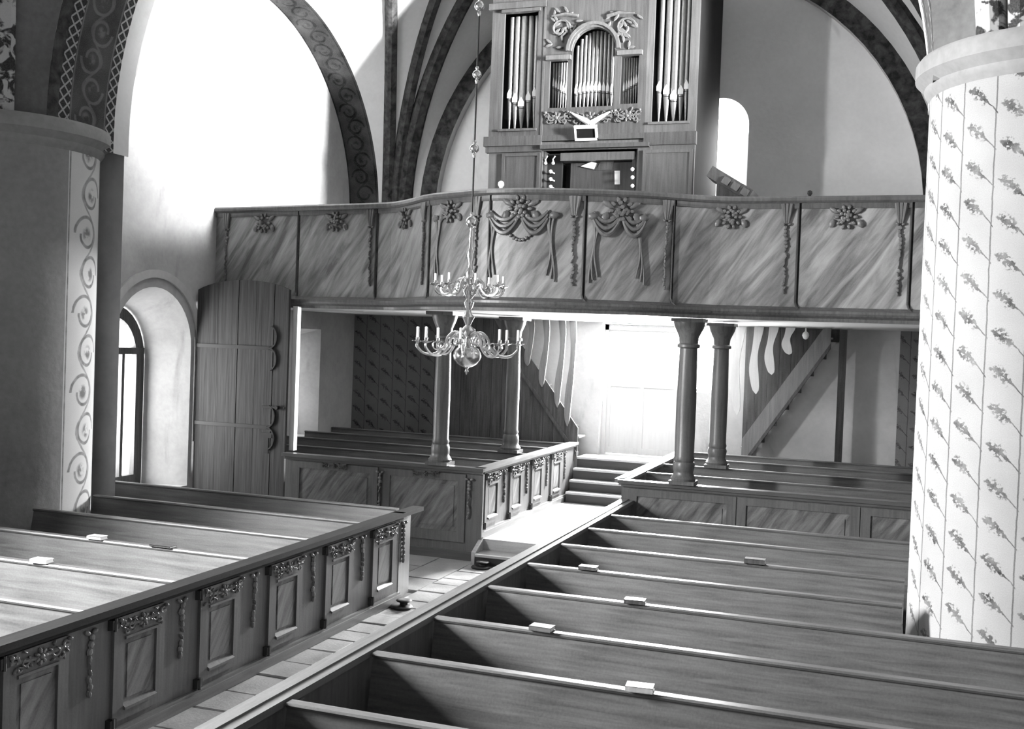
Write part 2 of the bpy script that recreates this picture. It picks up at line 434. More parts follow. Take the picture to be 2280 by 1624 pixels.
# ---- windows
def window(name, Fr, op, depth, su, sv, label, bars=(), mull=1, frame=.09, mat='dark_z'):
    c, h, sill, spring, arch = op
    h2 = h * (1 - su); tr = lambda v: sill + (v - sill) * (1 - sv)
    def contour(k):
        q = [(c - h2 + k, tr(sill) + k)]
        if arch:
            for i in range(17):
                t = pi * i / 16
                q.append((c - (h2 - k) * cos(t), tr(spring + (h) * sin(t)) - k * sin(t)))
        else: q += [(c - h2 + k, tr(spring) - k), (c + h2 - k, tr(spring) - k)]
        q.append((c + h2 - k, tr(sill) + k))
        return q
    root = thing(name, label, 'window', Fr.p(c, sill, -depth)); root['kind'] = 'structure'
    G = F(Fr.p(0, 0, -depth), Fr.u, Fr.v, Fr.n)
    m = MB(); a, b = contour(-.02), contour(frame); n = len(a)
    for d0, d1 in ((-.03, .06),):
        m.add([G.p(u, v, d1) for u, v in a] + [G.p(u, v, d1) for u, v in b] + [G.p(u, v, d0) for u, v in b] ,
              [(i, (i + 1) % n, n + (i + 1) % n, n + i) for i in range(n)] + [(n + i, n + (i + 1) % n, 2 * n + (i + 1) % n, 2 * n + i) for i in range(n)])
    m.build('frame', MT[mat], root)
    for z in bars:
        m = MB(); m.obox(G, c - h2 + .02, c + h2 - .02, z - .05, z + .05, -.02, .09); m.build('transom', MT[mat], root)
    topz = tr(spring + (h if arch else 0)) - frame
    for k in range(mull):
        u = c - h2 + 2 * h2 * (k + 1) / (mull + 1)
        m = MB(); m.obox(G, u - .03, u + .03, sill + .05, (bars[-1] if (arch and bars) else topz), -.02, .05); m.build('mullion', MT[mat], root)
    m = MB(); q = contour(frame * .5); m.add([G.p(u, v, .0) for u, v in q], [tuple(range(len(q)))]); m.build('pane', MT['glass'], root)
    return root
window('window_1', FL_, WIN1, .78, .25, .1, 'round-arched side window with dark frame and deep white reveal', bars=(2.6,), mull=2, frame=.16)
window('window_2', FL_, WIN2, .78, .25, .1, 'small upright window in the side wall under the gallery', bars=(2.1,), mull=1)
window('window_3', FB_, WINW, .55, .15, .1, 'bright arched window in the end wall beside the organ', bars=(), mull=0, frame=.05, mat='white_z')
window('window_4', FR_, WING, .75, .2, .1, 'tall arched window high in the right side wall before the gallery', bars=(7.0,), mull=1)
window('window_5', FL_, WINF, .75, .25, .1, 'tall arched side window lighting the nearer pews', bars=(4.8,), mull=1)
window('window_6', FL_, WINR, .75, .25, .1, 'tall arched side window nearest the viewer', bars=(4.8,), mull=1)
window('window_7', FB_, SIDEO, .3, .04, .02, 'narrow bright sidelight to the right of the end door', bars=(), mull=0, frame=.05, mat='white_z')

# ---- glazed west door
d = thing('door_1', 'bright glazed door with a pale solid lower panel in the end wall', 'door', (-4.41, YW + .25, .88)); d['kind'] = 'structure'
G = F((-4.41, YW + .25, 0), XU, ZU, -YU)
m = MB()
for s in (-1, 1): m.obox(G, s * .72 - .05, s * .72 + .05, .88, 3.34, -.05, .08)
m.obox(G, -.77, .77, 3.24, 3.34, -.05, .08); m.build('frame', MT['white_z'], d)
m = MB()
for s in (-1, 0, 1): m.obox(G, s * .64 - .035, s * .64 + .035, .9, 3.24, -.03, .03)
m.obox(G, -.67, .67, 2.17, 2.25, -.032, .034); m.obox(G, -.67, .67, .9, 1.02, -.032, .034); m.obox(G, -.67, .67, 3.16, 3.24, -.032, .034)
m.build('stile', MT['white_z'], d)
m = MB().box(-5.14, -3.68, YW - .005, YW + .5, .76, .88); m.build('threshold', MT['step'], d)
for s in (-1, 1):
    m = MB(); m.obox(G, min(0, s * .64), max(0, s * .64), 1.0, 2.2, -.015, .012); m.build('lower_panel', MT['white_z'], d)
    m = MB(); m.obox(G, min(0, s * .64), max(0, s * .64), 2.2, 3.2, -.004, .004); m.build('pane', MT['glass'], d)

# ---- floors
fl = MB().box(XL, XR, YE, 14.3, FLOOR - .12, FLOOR - .03).build('floor', MT['joint'], kind='structure', label='mortar bed of the stone-paved centre aisle')
random.seed(4)
y = 2.6; row = 0
while y < 14.2:
    h = random.uniform(.34, .52); y1 = min(y + h, 14.25)
    cuts = [-5.5]
    while cuts[-1] < -3.4:
        cuts.append(cuts[-1] + random.uniform(.38, .75))
    cuts[-1] = -3.25
    if len(cuts) > 2 and cuts[-1] - cuts[-2] < .2: cuts.pop(-2)
    for a, b in zip(cuts[:-1], cuts[1:]):
        j = lambda: random.uniform(-.02, .02)
        g = .009; z = FLOOR + random.uniform(-.006, .006)
        cx, cy = (a + b) / 2, (y + y1) / 2
        P = [(a + g + j() * .5, y + g + j()), (b - g + j() * .5, y + g + j()), (b - g + j() * .5, y1 - g + j()), (a + g + j() * .5, y1 - g + j())]
        P = [(p[0], min(max(p[1], y + .004), y1 - .004)) for p in P]
        Q = [(cx + (p[0] - cx) * .96, cy + (p[1] - cy) * .95) for p in P]
        m = MB(); m.add([(p[0], p[1], FLOOR - .1) for p in P] + [(p[0], p[1], z - .012) for p in P] + [(q[0], q[1], z) for q in Q],
                        [(3, 2, 1, 0)] + [(i, (i + 1) % 4, 4 + (i + 1) % 4, 4 + i) for i in range(4)] + [(4 + i, 4 + (i + 1) % 4, 8 + (i + 1) % 4, 8 + i) for i in range(4)] + [(8, 9, 10, 11)])
        m.build('paving_stone', MT['stone'], fl)
    y = y1; row += 1
# cross aisle paving between the two left blocks
for x0 in range(9):
    for k, (a, b) in enumerate(((12.25, 12.9), (12.9, 13.55), (13.55, 14.25))):
        xa = -10.35 + x0 * .54; m = MB().box(xa + .008, xa + .53, a + .008, b - .008, FLOOR - .1, FLOOR + random.uniform(-.005, .004)); m.build('paving_stone', MT['stone'], fl)
MB().box(XL, -5.62, YE, 12.1, FLOOR - .02, PEWF).build('floor', MT['step'], kind='structure', label='wooden platform under the left front pews')
MB().box(-3.2, XR, YE, 14.2, FLOOR - .02, PEWF).build('floor', MT['step'], kind='structure', label='wooden platform under the right front pews')
MB().box(XL, -5.5, 14.35, YW, FLOOR - .02, PLAT).build('floor', MT['step'], kind='structure', label='raised wooden platform under the left rear pews')
MB().box(-3.35, XR, 14.35, YW, FLOOR - .02, PLAT).build('floor', MT['step'], kind='structure', label='raised wooden platform under the right rear pews')
MB().box(-5.5, -3.35, 14.32, YW + .5, FLOOR - .02, PLAT).build('floor', MT['step'], kind='structure', label='bright raised aisle floor between the two flights of steps')

# ---- vaults
ceil = MB().box(XL - .5, XR + .5, YE - .2, YW + .5, 11.6, 11.8).build('ceiling', MT['plaster_v'], kind='structure', label='painted rib vault over the nave')
def bay(side_x, Yc, a, bS, zs, Xc, A, bT, zt, yB, yF, zc, dk=.35, Xf=None, fi=-1):
    out = {}
    for sx, xs in ((-1, side_x[0]), (1, side_x[1])):
        for sy, yp in ((1, yB), (-1, yF)):
            P = lambda th, xs=xs, sy=sy: Vector((xs, Yc + sy * a * cos(th), zs + bS * sin(th)))
            Q = lambda th, sx=sx, yp=yp, sy=sy: Vector(((Xf if (Xf is not None and sy == fi) else Xc) + sx * A * cos(th), yp, zt + bT * sin(th)))
            front_c = Xf is not None and sy == fi
            kk = .5 if front_c else dk
            dx = xs * kk + ((Xf if front_c else Xc) + sx * A) * (1 - kk)
            dy = (Yc + sy * a) * (.5 if front_c else .7) + yp * (.5 if front_c else .3)
            def D(th, dx=dx, dy=dy):
                s = 1 - cos(th)
                return Vector((dx + (Xc - dx) * s, dy + (Yc - dy) * s, zs + (zc - zs) * sin(th)))
            out[(sx, sy)] = (P, Q, D)
    return out
def web(P, Q, D, lab=None):
    m = MB(); H = pi / 2
    m.grid(lambda s, t: P(s * H).lerp(D(s * H), t), 22, 8)
    m.grid(lambda s, t: D(s * H).lerp(Q(s * H), t), 22, 8)
    return m
def rib(fn, ctr, w=.26, dep=.12, n=26, mat='ribdark', th1=pi / 2, th0=0.0):
    m = MB(); pts = [fn(th0 + (th1 - th0) * i / n) for i in range(n + 1)]
    vs = []; uv = []; L = 0
    for i, p in enumerate(pts):
        t = (pts[min(i + 1, n)] - pts[max(i - 1, 0)]).normalized()
        if i: L += (pts[i] - pts[i - 1]).length
        q = Vector(ctr) - p; q = (q - t * q.dot(t)).normalized(); s = t.cross(q)
        for k, (aa, dd) in enumerate(((-.5, -.06), (-.5, dep * .6), (-.28, dep), (.28, dep), (.5, dep * .6), (.5, -.06))):
            vs.append(p + s * (w * aa) + q * dd); uv.append((k * w / 5, L))
    fs = [(i * 6 + k, i * 6 + k + 1, (i + 1) * 6 + k + 1, (i + 1) * 6 + k) for i in range(n) for k in range(5)]
    m.add(vs, fs, uv); m.build('rib', MT[mat], ceil, smooth=False)
WB = bay((-9.75, 1.55), 15.49, 3.75, 3.45, 5.3, -4.11, 4.83, 4.83, 5.35, 19.42, 11.3, 10.5, Xf=-4.55)
EB = bay((-10.1, 1.12), 4.0, 5.55, 3.6, 5.4, -4.55, 4.78, 4.78, 5.35, 9.9, -2.2, 10.6, .5)
for B in (WB, EB):
    for k, (P, Q, D) in B.items():
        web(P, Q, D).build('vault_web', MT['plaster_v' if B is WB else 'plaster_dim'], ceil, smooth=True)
ctrW, ctrE = (-4.1, 15.4, 6.0), (-4.5, 4.0, 6.0)
for k, (P, Q, D) in WB.items():
    if k[1] < 0: continue
    rib(D, ctrW, .27)
    rib(lambda th, P=P, D=D: P(th).lerp(D(th), .34), ctrW, .2)
    rib(lambda th, P=P, D=D: P(th).lerp(D(th), .66), ctrW, .19)
for k, (P, Q, D) in EB.items():
    rib(D, ctrE, .22, mat='ribspot')
    rib(lambda th, P=P, D=D: P(th).lerp(D(th), .5), ctrE, .2, mat='ribspot')
    rib(lambda th, P=P: P(th), ctrE, .16, mat='ribspot')
def arcgrid(m, fn, u0, u1, th0=0, th1=pi, n=40, mi=0, R=4.0, nu=1):
    m.grid(lambda s, t: fn(th0 + (th1 - th0) * t, u0 + (u1 - u0) * s), nu, n, lambda s, t: ((u1 - u0) * s, (th1 - th0) * t * R), mi)
# side wall arches (painted soffits)
for nm, xa, xb, Yc, a, bS, zs, mt in (('l', XL, -9.75, 15.49, 3.75, 3.45, 5.3, 'scroll_w'), ('r', XR, 1.55, 15.49, 3.75, 3.45, 5.3, 'scroll_d'),
                                      ('el', XL, -10.1, 4.0, 5.55, 3.6, 5.4, 'ribspot'), ('er', XR, 1.12, 4.0, 5.55, 3.6, 5.4, 'plaster_v')):
    m = MB(); arcgrid(m, lambda th, u: Vector((u, Yc + a * cos(th), zs + bS * sin(th))), xa, xb, R=3.7)
    for s in (1, -1):
        m.grid(lambda p, q: Vector((xa + (xb - xa) * p, Yc + s * a, 3.5 + (zs - 3.5) * q)), 1, 4, lambda p, q: (abs(xb - xa) * p, -1.8 + 1.8 * q))
    m.build('arch_soffit', MT[mt], ceil)
# west wall arch: soffit + projecting dark front band
m = MB(); arcgrid(m, lambda th, u: Vector((-4.11 + 4.5 * cos(th), u, 5.35 + 4.5 * sin(th))), YW, 19.4, R=4.5)
for s in (1, -1): m.grid(lambda p, q: Vector((-4.11 + s * 4.5, YW + (19.4 - YW) * p, 3.6 + 1.75 * q)), 1, 2)
m.build('arch_soffit', MT['plaster_w'], ceil, smooth=True)
m = MB(); arcgrid(m, lambda th, r: Vector((-4.11 + r * cos(th), 19.4, 5.35 + r * sin(th))), 4.5, 4.84, R=4.6)
for s in (1, -1): m.grid(lambda p, q: Vector((-4.11 + s * (4.5 + .34 * p), 19.4, 3.6 + 1.75 * q)), 1, 2, lambda p, q: (.29 * p, q))
arcgrid(m, lambda th, y: Vector((-4.11 + 4.84 * cos(th), y, 5.35 + 4.84 * sin(th))), 19.4, 19.6)
m.build('arch_band', MT['ribdark'], ceil)
# transverse arch between the pillars
AX, AR, AZ = -4.55, 4.78, 5.35
for y0, y1, mt in ((9.9, 10.08, 'ribdark'), (10.08, 10.26, 'lattice'), (10.26, 10.88, 'scroll_d'), (10.88, 11.04, 'lattice'), (11.04, 11.32, 'plaster_v')):
    m = MB(); arcgrid(m, lambda th, y: Vector((AX + AR * cos(th), y, AZ + AR * sin(th))), y0, y1, R=AR, n=48)
    for s in (1, -1): m.grid(lambda q, t: Vector((AX + s * AR, y0 + (y1 - y0) * q, (5.42 if s > 0 else 5.15) + (5.43 - (5.42 if s > 0 else 5.15)) * t)), 1, 2, lambda q, t: ((y1 - y0) * q, -.4 + .4 * t))
    m.build('arch_soffit', MT[mt], ceil)
for yy in (9.9, 11.32):
    m = MB(); arcgrid(m, lambda th, r: Vector((AX + r * cos(th), yy, AZ + r * sin(th))), AR, AR + .9, R=AR, n=48)
    m.build('arch_face', MT['plaster_v'], ceil)
# corner piers carrying the west vault, above the gallery floor
m = MB(); m.box(XL, -9.75, 19.25, YW, 3.5, 5.5); m.box(-9.75, -8.95, 19.42, YW, 3.5, 5.5); m.box(.68, XR, 19.25, YW, 3.5, 5.5)
m.build('corner_pier', MT['plaster_w'], ceil)
m = MB(); m.prism(WF, [(XL, 11.2), (-9.36, 11.28), (-9.79, 11.73), (XL, 11.73)], FLOOR, 5.315); m.prism(WF, [(XR, 11.2), (.33, 11.28), (1.56, 11.73), (XR, 11.73)], FLOOR, 5.315)
m.build('pier_block', MT['plaster'], ceil)

# ---- pillars
def pillar(name, cx, cy, r, a0, a1, mats, splits, label, dz=0.0):
    root = thing(name, label, 'pillar', (cx, cy, FLOOR))
    m = MB()
    for (b0, b1, mi) in splits:
        m.grid(lambda s, t: Vector((cx + r * cos(b0 + (b1 - b0) * s), cy + r * sin(b0 + (b1 - b0) * s), FLOOR + (5.3 - FLOOR) * t)), 24, 14,
               lambda s, t: (r * (b1 - b0) * s, FLOOR + (5.3 - FLOOR) * t), mi)
    m.build('shaft', [MT[k] for k in mats], root, smooth=True)
    prof = [(r, 5.12), (r + .03, 5.16), (r + .05, 5.19), (r + .05, 5.22), (r + .1, 5.27), (r + .13, 5.3), (r + .13, 5.42), (r + .1, 5.46), (r - .4, 5.48)]
    prof = [(q[0], q[1] + dz) for q in prof]
    m = MB(); N = 40
    m.grid(lambda s, t: (lambda q: Vector((cx + q[0] * cos(a0 + (a1 - a0) * s), cy + q[0] * sin(a0 + (a1 - a0) * s), q[1])))(prof[round(t * (len(prof) - 1))]), N, len(prof) - 1)
    m.build('impost_ring', MT['plaster_p'], root, smooth=True)
    return root
R_ = radians
pillar('pillar', -10.32, 10.35, 1.05, R_(-92), R_(92), ['plaster_p', 'scroll', 'plaster_w'],
       [(R_(-92), R_(-7), 0), (R_(-7), R_(36.6), 1), (R_(36.6), R_(92), 0)], 'pale half-round pillar painted with a scroll at the left edge', -.08)
pillar('pillar', 1.27, 10.35, 1.05, R_(88), R_(272), ['vine'], [(R_(88), R_(272), 0)], 'large pale round pillar painted with rows of sprigs at the right edge', .14)

# ================================================================== PEWS
def proj(p):
    q = ROT.transposed() @ (Vector(p) - Vector((0, 0, CAMZ)))
    return CXP + FPX * q.x / -q.z, CYP - FPX * q.y / -q.z

def pew(x0, x1, y, zf, zt, label, group):
    root = thing('pew', label, 'pew', ((x0 + x1) / 2, y, zf), group)
    G = F((x0, y, 0), YU, ZU, XU); L = x1 - x0
    m = MB(); m.prism(G, [(-.1, zf), (-.07, zf), (-.05, zf + .45), (.012, zt - .03), (-.02, zt - .03), (-.085, zf + .45)], 0, L); m.build('backrest', MT['pew_x'], root)
    m = MB(); m.prism(G, [(-.03, zt - .03), (.035, zt - .03), (.042, zt - .018), (.036, zt), (-.03, zt), (-.037, zt - .014)], 0, L); m.build('top_rail', MT['pew_x'], root)
    m = MB(); m.prism(G, [(-.5, zf + .41), (-.08, zf + .41), (-.08, zf + .445), (-.49, zf + .445), (-.505, zf + .43)], 0, L); m.build('seat', MT['pew_x'], root)
    m = MB(); m.prism(G, [(-.46, zf), (-.43, zf), (-.43, zf + .41), (-.46, zf + .41)], 0, L); m.build('seat_front', MT['pew_x'], root)
    m = MB(); m.prism(G, [(.0, zt - .21), (.2, zt - .19), (.2, zt - .165), (.0, zt - .185)], 0, L); m.build('book_shelf', MT['pew_x'], root)
    return root
ORD = ['first', 'second', 'third', 'fourth', 'fifth', 'sixth', 'seventh', 'eighth', 'ninth', 'tenth']
R1Y = [4.3, 5.385, 6.47, 7.5, 8.64, 9.7, 10.8, 11.88, 12.94]
for i, y in enumerate(R1Y):
    x1 = XR - .02
    if 9.2 < y < 9.9: x1 = .17
    elif 9.9 < y < 11.3: x1 = .2
    pew(-3.2, x1, y, PEWF, .86, 'long grey wooden pew in the right front block, %s row from the viewer' % ORD[i], 'pews in the right front block')
L1Y = [4.35, 5.45, 6.53, 7.63, 8.72, 9.83, 10.98, 12.08]
for i, y in enumerate(L1Y):
    x0 = XL + .02
    if 9.4 < y < 10.4: x0 = -9.28
    elif 10.4 < y < 11.2: x0 = -9.42
    pew(x0, -5.72 if i == 7 else -5.6, y, PEWF, .84, 'long grey wooden pew in the left front block, %s row from the viewer' % ORD[i], 'pews in the left front block')
RY2 = [15.38, 16.62, 17.75, 18.78]
for i, y in enumerate(RY2):
    pew(-3.3, XR - .02, y, PLAT, 1.13, 'grey pew under the gallery on the right, %s row behind the panelled front' % ORD[i], 'pews under the gallery on the right')
    pew(XL + .02 if y > 14.6 else -8.6, -5.58, y, PLAT, 1.13, 'dark pew under the gallery on the left, %s row behind the panelled front' % ORD[i], 'pews under the gallery on the left')

# ------------------------------------------------------------------ carved ornament
def carving(m, G, a, b, w, h, c=0.0, seed=0):
    rnd = random.Random(seed)
    m.tube([G.p(a - w * .5, b + h * .1, c + .006), G.p(a, b - h * .05, c + .006), G.p(a + w * .5, b + h * .1, c + .006)], h * .09, 5)
    m.blob(G, a, b, c + .018, h * .13, h * .13, .022, 0, 7, 5)
    for k in range(7):                                   # rosette
        an = 2 * pi * k / 7
        m.blob(G, a + h * .24 * cos(an), b + h * .24 * sin(an), c + .012, h * .15, h * .085, .018, an, 6, 4)
    for s in (-1, 1):
        for (x, y, r0, t0, tw, nn) in ((.27, .02, .3, 2.6, 5.0, 15), (.42, .1, .22, .4, 4.6, 13), (.36, -.2, .17, 3.6, 4.4, 11)):
            pts = []
            for i in range(nn):
                q = i / (nn - 1); r = h * r0 * (1 - .78 * q)
                pts.append(G.p(a + s * (w * x + r * cos(t0 + tw * q)), b + h * y + r * sin(t0 + tw * q), c + .012 + .01 * q))
            m.tube(pts, [h * (.055 - .02 * i / nn) for i in range(nn)], 5)
        for k in range(9):                               # leaf tips
            x = rnd.uniform(.16, .5); y = rnd.uniform(-.38, .4)
            m.blob(G, a + s * w * x, b + h * y, c + .008, h * rnd.uniform(.1, .17), h * .05, .016, rnd.uniform(-1.4, 1.4) * s, 6, 4)
        m.blob(G, a + s * w * .49, b + h * .34, c + .018, h * .1, h * .1, .022, 0, 7, 5)
def garland(m, G, a, b, ln, w=.05, c=0.0, seed=0):
    rnd = random.Random(seed); n = max(5, int(ln / .045))
    for s in (-1, 1): m.blob(G, a + s * w * .7, b + .01, c + .01, w * .55, w * .35, .022, s * .5, 7, 5)
    for i in range(n):
        t = i / (n - 1)
        ww = w * (.55 + .35 * sin(t * 9) + .2 * rnd.random()) * (1 - .35 * t)
        m.blob(G, a + rnd.uniform(-.25, .25) * w, b - .03 - ln * t, c + .008, ww * .62, .034, .022, rnd.uniform(-.6, .6), 6, 4)

def front(name, label, G, a0, a1, z0, z1, bays, railmat, carve='carve', seed=1, dw=.6, rail_c=(-.09, .07), gar=True, org=None, plinth=True, panel_z=None, hinges=True):
    """panelled pew front with doors in the frame G (a along, b up, c out)"""
    root = thing(name, label, 'enclosure', org)
    m = MB(); m.obox(G, a0, a1, z0, z1 - .06, -.045, 0); m.build('boarding', MT['pew_z'], root)
    m = MB(); m.obox(G, a0 - .04, a1 + .04, z1 - .05, z1, rail_c[0], rail_c[1]); m.obox(G, a0 - .02, a1 + .02, z1 - .085, z1 - .05, -.06, rail_c[1] - .03)
    m.build('rail', MT[railmat], root)
    if plinth:
        m = MB(); m.obox(G, a0, a1, z0, z0 + .09, 0, .05); m.obox(G, a0, a1, z0 + .09, z0 + .115, 0, .035); m.build('plinth', MT['pew_y'], root)
    for i, h in enumerate(bays):
        lo, hi = (z0 + .17, z1 - .1)
        pz0, pz1 = panel_z if panel_z else (z0 + .25, z1 - .27)
        p0, p1 = h + .12, h + .12 + (dw - .24) + .02
        m = MB(); t = .028
        m.obox(G, h, p0, lo, hi, 0, t); m.obox(G, p1, h + dw, lo, hi, 0, t); m.obox(G, p0, p1, lo, pz0, 0, t); m.obox(G, p0, p1, pz1, hi, 0, t)
        m.prism(F(G.p(p0, 0, 0), G.n, G.v, G.u), [(0, pz0), (t + .02, pz0 - .01), (t + .02, pz0 + .012), (.004, pz0 + .04)], 0, p1 - p0)
        m.prism(F(G.p(p0, 0, 0), G.n, G.v, G.u), [(0, pz1 + .012), (t + .014, pz1 + .012), (t + .014, pz1 - .008), (.004, pz1 - .026)], 0, p1 - p0)
        d = m.build('door', MT['pew_z'], root)
        m = MB(); m.obox(G, p0, p1, pz0, pz1, -.002, .006); m.obox(G, p0 + .05, p1 - .05, pz0 + .07, pz1 - .06, .006, .016, ch=.0); m.build('panel', MT['marble_d'], d)
        m = MB(); carving(m, G, (p0 + p1) / 2 + .01, (pz1 + hi) / 2 + .01, (p1 - p0) * 1.45, hi - pz1, t, seed + i); m.build('carving', MT[carve], d, smooth=True)
        if hinges:
            for zz in (hi - .04, z0 + .165):
                m = MB(); m.obox(G, h - .045, h + .04, zz - .042, zz + .042, .0, t + .016, ch=.006); m.tube([G.p(h - .005, zz - .05, t + .012), G.p(h - .005, zz + .05, t + .012)], .014, 6); m.build('hinge', MT['metal_dark'], d)
        if gar:
            m = MB(); garland(m, G, h + dw + (1.075 - dw) * .5, z1 - .15, .42, .055, .004, seed * 7 + i); m.build('garland', MT[carve], root, smooth=True)
    return root
GL = F((-5.48, 0, 0), YU, ZU, XU)
f1 = front('pew_enclosure', 'long panelled pew front with carved doors along the left of the aisle, nearest the viewer', GL, 2.9, 11.64, FLOOR, .87,
      [6.61 + 1.075 * k for k in range(-3, 5)], 'rail_y', 'carve', 3, org=(-5.48, 7.3, FLOOR))
# angled end board of that front, turned towards the door light
E0, E1 = Vector((-5.475, 11.64, 0)), Vector((-5.53, 12.06, 0)); eu = (E1 - E0).normalized(); en = eu.cross(ZU)
GE = F(E0, eu, ZU, en)
m = MB(); m.obox(GE, .0, (E1 - E0).length, FLOOR + .02, .8, -.04, 0); m.build('end_board', MT['pew_z'], f1)
m = MB(); m.obox(GL, 11.6, 12.2, .82, .87, -.09, .06); m.build('rail', MT['rail_y'], f1)
GL2 = F((-5.47, 0, 0), YU, ZU, XU)
front('pew_enclosure', 'short panelled pew front with carved doors along the raised aisle under the gallery', GL2, 14.29, 19.05, PLAT, 1.14,
      [14.42 + 1.06 * k for k in range(4)], 'railg', 'carve_d', 30, org=(-5.47, 16.6, PLAT))
GX = F((0, 14.25, 0), XU, ZU, -YU)
def crossfront(label, x0, x1, z0, panels, seed, railmat, gar, plaques=()):
    root = thing('pew_enclosure', label, 'enclosure', ((x0 + x1) / 2, 14.25, z0))
    m = MB(); m.obox(GX, x0, x1, z0, 1.08, -.045, 0); m.build('boarding', MT['pew_z'], root)
    m = MB(); m.obox(GX, x0 - .04, x1 + .02, 1.09, 1.14, -.09, .07); m.obox(GX, x0, x1, 1.05, 1.09, -.05, .04); m.build('rail', MT[railmat], root)
    m = MB(); m.obox(GX, x0, x1, z0, z0 + .13, 0, .045); m.build('plinth', MT['rail_x'], root)
    for i, (a, b) in enumerate(panels):
        m = MB(); t = .025
        for q in ((a - .12, a, .05, 1.03), (b, b + .12, .05, 1.03), (a, b, .05, .2), (a, b, .93, 1.03)): m.obox(GX, q[0], q[1], q[2], q[3], 0, t)
        d = m.build('panel_frame', MT['pew_z'], root)
        m = MB(); m.obox(GX, a, b, .2, .93, 0, .006); m.obox(GX, a + .06, b - .06, .27, .86, .006, .016); m.build('panel', MT['marble_d'], d)
    for i, a in enumerate(gar):
        m = MB(); garland(m, GX, a, .96, .5, .055, .026, seed + i); m.build('garland', MT['carve'], root, smooth=True)
    for i, a in enumerate(plaques):
        m = MB(); m.obox(GX, a - .2, a + .2, .955, 1.045, .02, .032); carving(m, GX, a, 1.0, .42, .1, .03, seed + 50 + i); m.build('carved_plaque', MT['carve_d'], root, smooth=True)
    return root
crossfront('dark panelled pew front facing the viewer, left of the raised aisle', -8.66, -5.42, FLOOR, [(-8.4, -7.2), (-6.88, -5.8)], 60, 'rail_x', (-7.04, -5.62), (-7.8, -6.3))
crossfront('grey panelled pew front facing the viewer, right of the raised aisle', -3.4, XR - .02, PEWF, [(-3.18, -1.97), (-1.72, -.42), (-.17, 1.0), (1.22, 2.1)], 80, 'rail_x', ())
# right front: aisle side (seen from inside) and its raised continuation
def plainfront(label, x, y0, y1, z0, z1, batt, railmat):
    root = thing('pew_enclosure', label, 'enclosure', (x, (y0 + y1) / 2, z0))
    G = F((x, 0, 0), YU, ZU, -XU)
    m = MB(); m.obox(G, y0, y1, z0, z1 - .04, -.04, 0); m.build('boarding', MT['pew_z'], root)
    m = MB(); m.obox(G, y0 - .03, y1 + .02, z1 - .045, z1, -.06, .13); m.obox(G, y0 - .03, y1 + .02, z1 - .005, z1 + .012, .01, .07); m.obox(G, y0, y1, z1 - .09, z1 - .045, 0, .08); m.build('rail', MT[railmat], root)
    m = MB(); m.obox(G, y0, y1, z0, z0 + .12, 0, .04); m.build('plinth', MT['pew_y'], root)
    for y in batt:
        m = MB(); m.obox(G, y - .035, y + .035, PEWF, z1 - .05, -.075, -.04); m.build('batten', MT['pew_z'], root)
        m = MB()
        for q in ((y + .1, y + .22, z0 + .16, z1 - .12), (y + .62, y + .74, z0 + .16, z1 - .12), (y + .22, y + .62, z0 + .16, z0 + .28), (y + .22, y + .62, z1 - .26, z1 - .12)): m.obox(G, q[0], q[1], q[2], q[3], 0, .026)
        m.build('door', MT['pew_z'], root)
    return root
plainfront('grey pew front with a broad rail along the right of the aisle, nearest the viewer', -3.28, 2.6, 14.2, FLOOR, .87, [y + .16 for y in R1Y[:-1]], 'railg')
plainfront('short pew front with a bright rail along the right of the raised aisle', -3.38, 14.32, 18.95, PLAT, 1.14, [14.6, 15.7, 16.85], 'railg')

# ---- steps
def flight(label, ys, zs, y_end, z0, x0, x1):
    root = thing('steps', label, 'steps', ((x0 + x1) / 2, ys[0], z0))
    for i, (y, z) in enumerate(zip(ys, zs)):
        ye = ys[i + 1] + .04 if i + 1 < len(ys) else y_end
        zb = z0 if i == 0 else zs[i - 1]
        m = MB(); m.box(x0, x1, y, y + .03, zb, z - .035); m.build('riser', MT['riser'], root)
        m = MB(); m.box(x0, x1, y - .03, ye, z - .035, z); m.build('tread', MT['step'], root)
    return root
st0 = flight('low wooden step up from the stone aisle to the raised aisle', [14.0], [-.04], 14.32, FLOOR + .004, -5.4, -3.42)
flight('flight of four dark-risered steps rising to the glazed end door', [18.3, 18.52, 18.74, 18.96], [.31, .5, .69, .88], YW - .01, PLAT, -5.38, -3.53)
m = MB()
G = F((-5.46, 0, 0), YU, ZU, XU)
m.prism(G, [(13.98, FLOOR), (14.3, FLOOR), (14.3, PLAT + .02), (13.98, -.02)], 0, .05); m.build('cheek_board', MT['step'], st0)

# ---- old plank door standing open against the left wall
d = thing('door_2', 'weathered wooden plank door with iron strap hinges beside the side window', 'door', (-9.5, 14.3, FLOOR)); d['kind'] = 'structure'
G = F((0, 14.3, 0), XU, ZU, -YU)
xs = [-10.36, -9.97, -9.6, -9.28, -8.96, -8.7]
ztop = lambda x: 3.42 + .34 * sqrt(max(0, 1 - ((x + 9.5) / 1.0) ** 2))
for i in range(5):
    a, b = xs[i] + .004, xs[i + 1] - .004
    m = MB(); q = [(a, FLOOR)] + [(a + (b - a) * k / 4, ztop(a + (b - a) * k / 4)) for k in range(5)] + [(b, FLOOR)]
    m.prism(G, q, -.03, .02 + .006 * (i % 2)); m.build('plank', MT['planks'], d)
for z in (2.72, 1.5):
    m = MB(); m.obox(G, -10.34, -8.98, z - .028, z + .028, .022, .036)
    for s in (-1, 1):
        m.tube([G.p(-9.02 + .13 * sin(q * .42), z + s * (.0 + .17 * (1 - cos(q * .42))), .035) for q in range(8)], [.022 - .001 * k for k in range(8)], 6)
    m.build('strap_hinge', MT['metal_dark'], d)
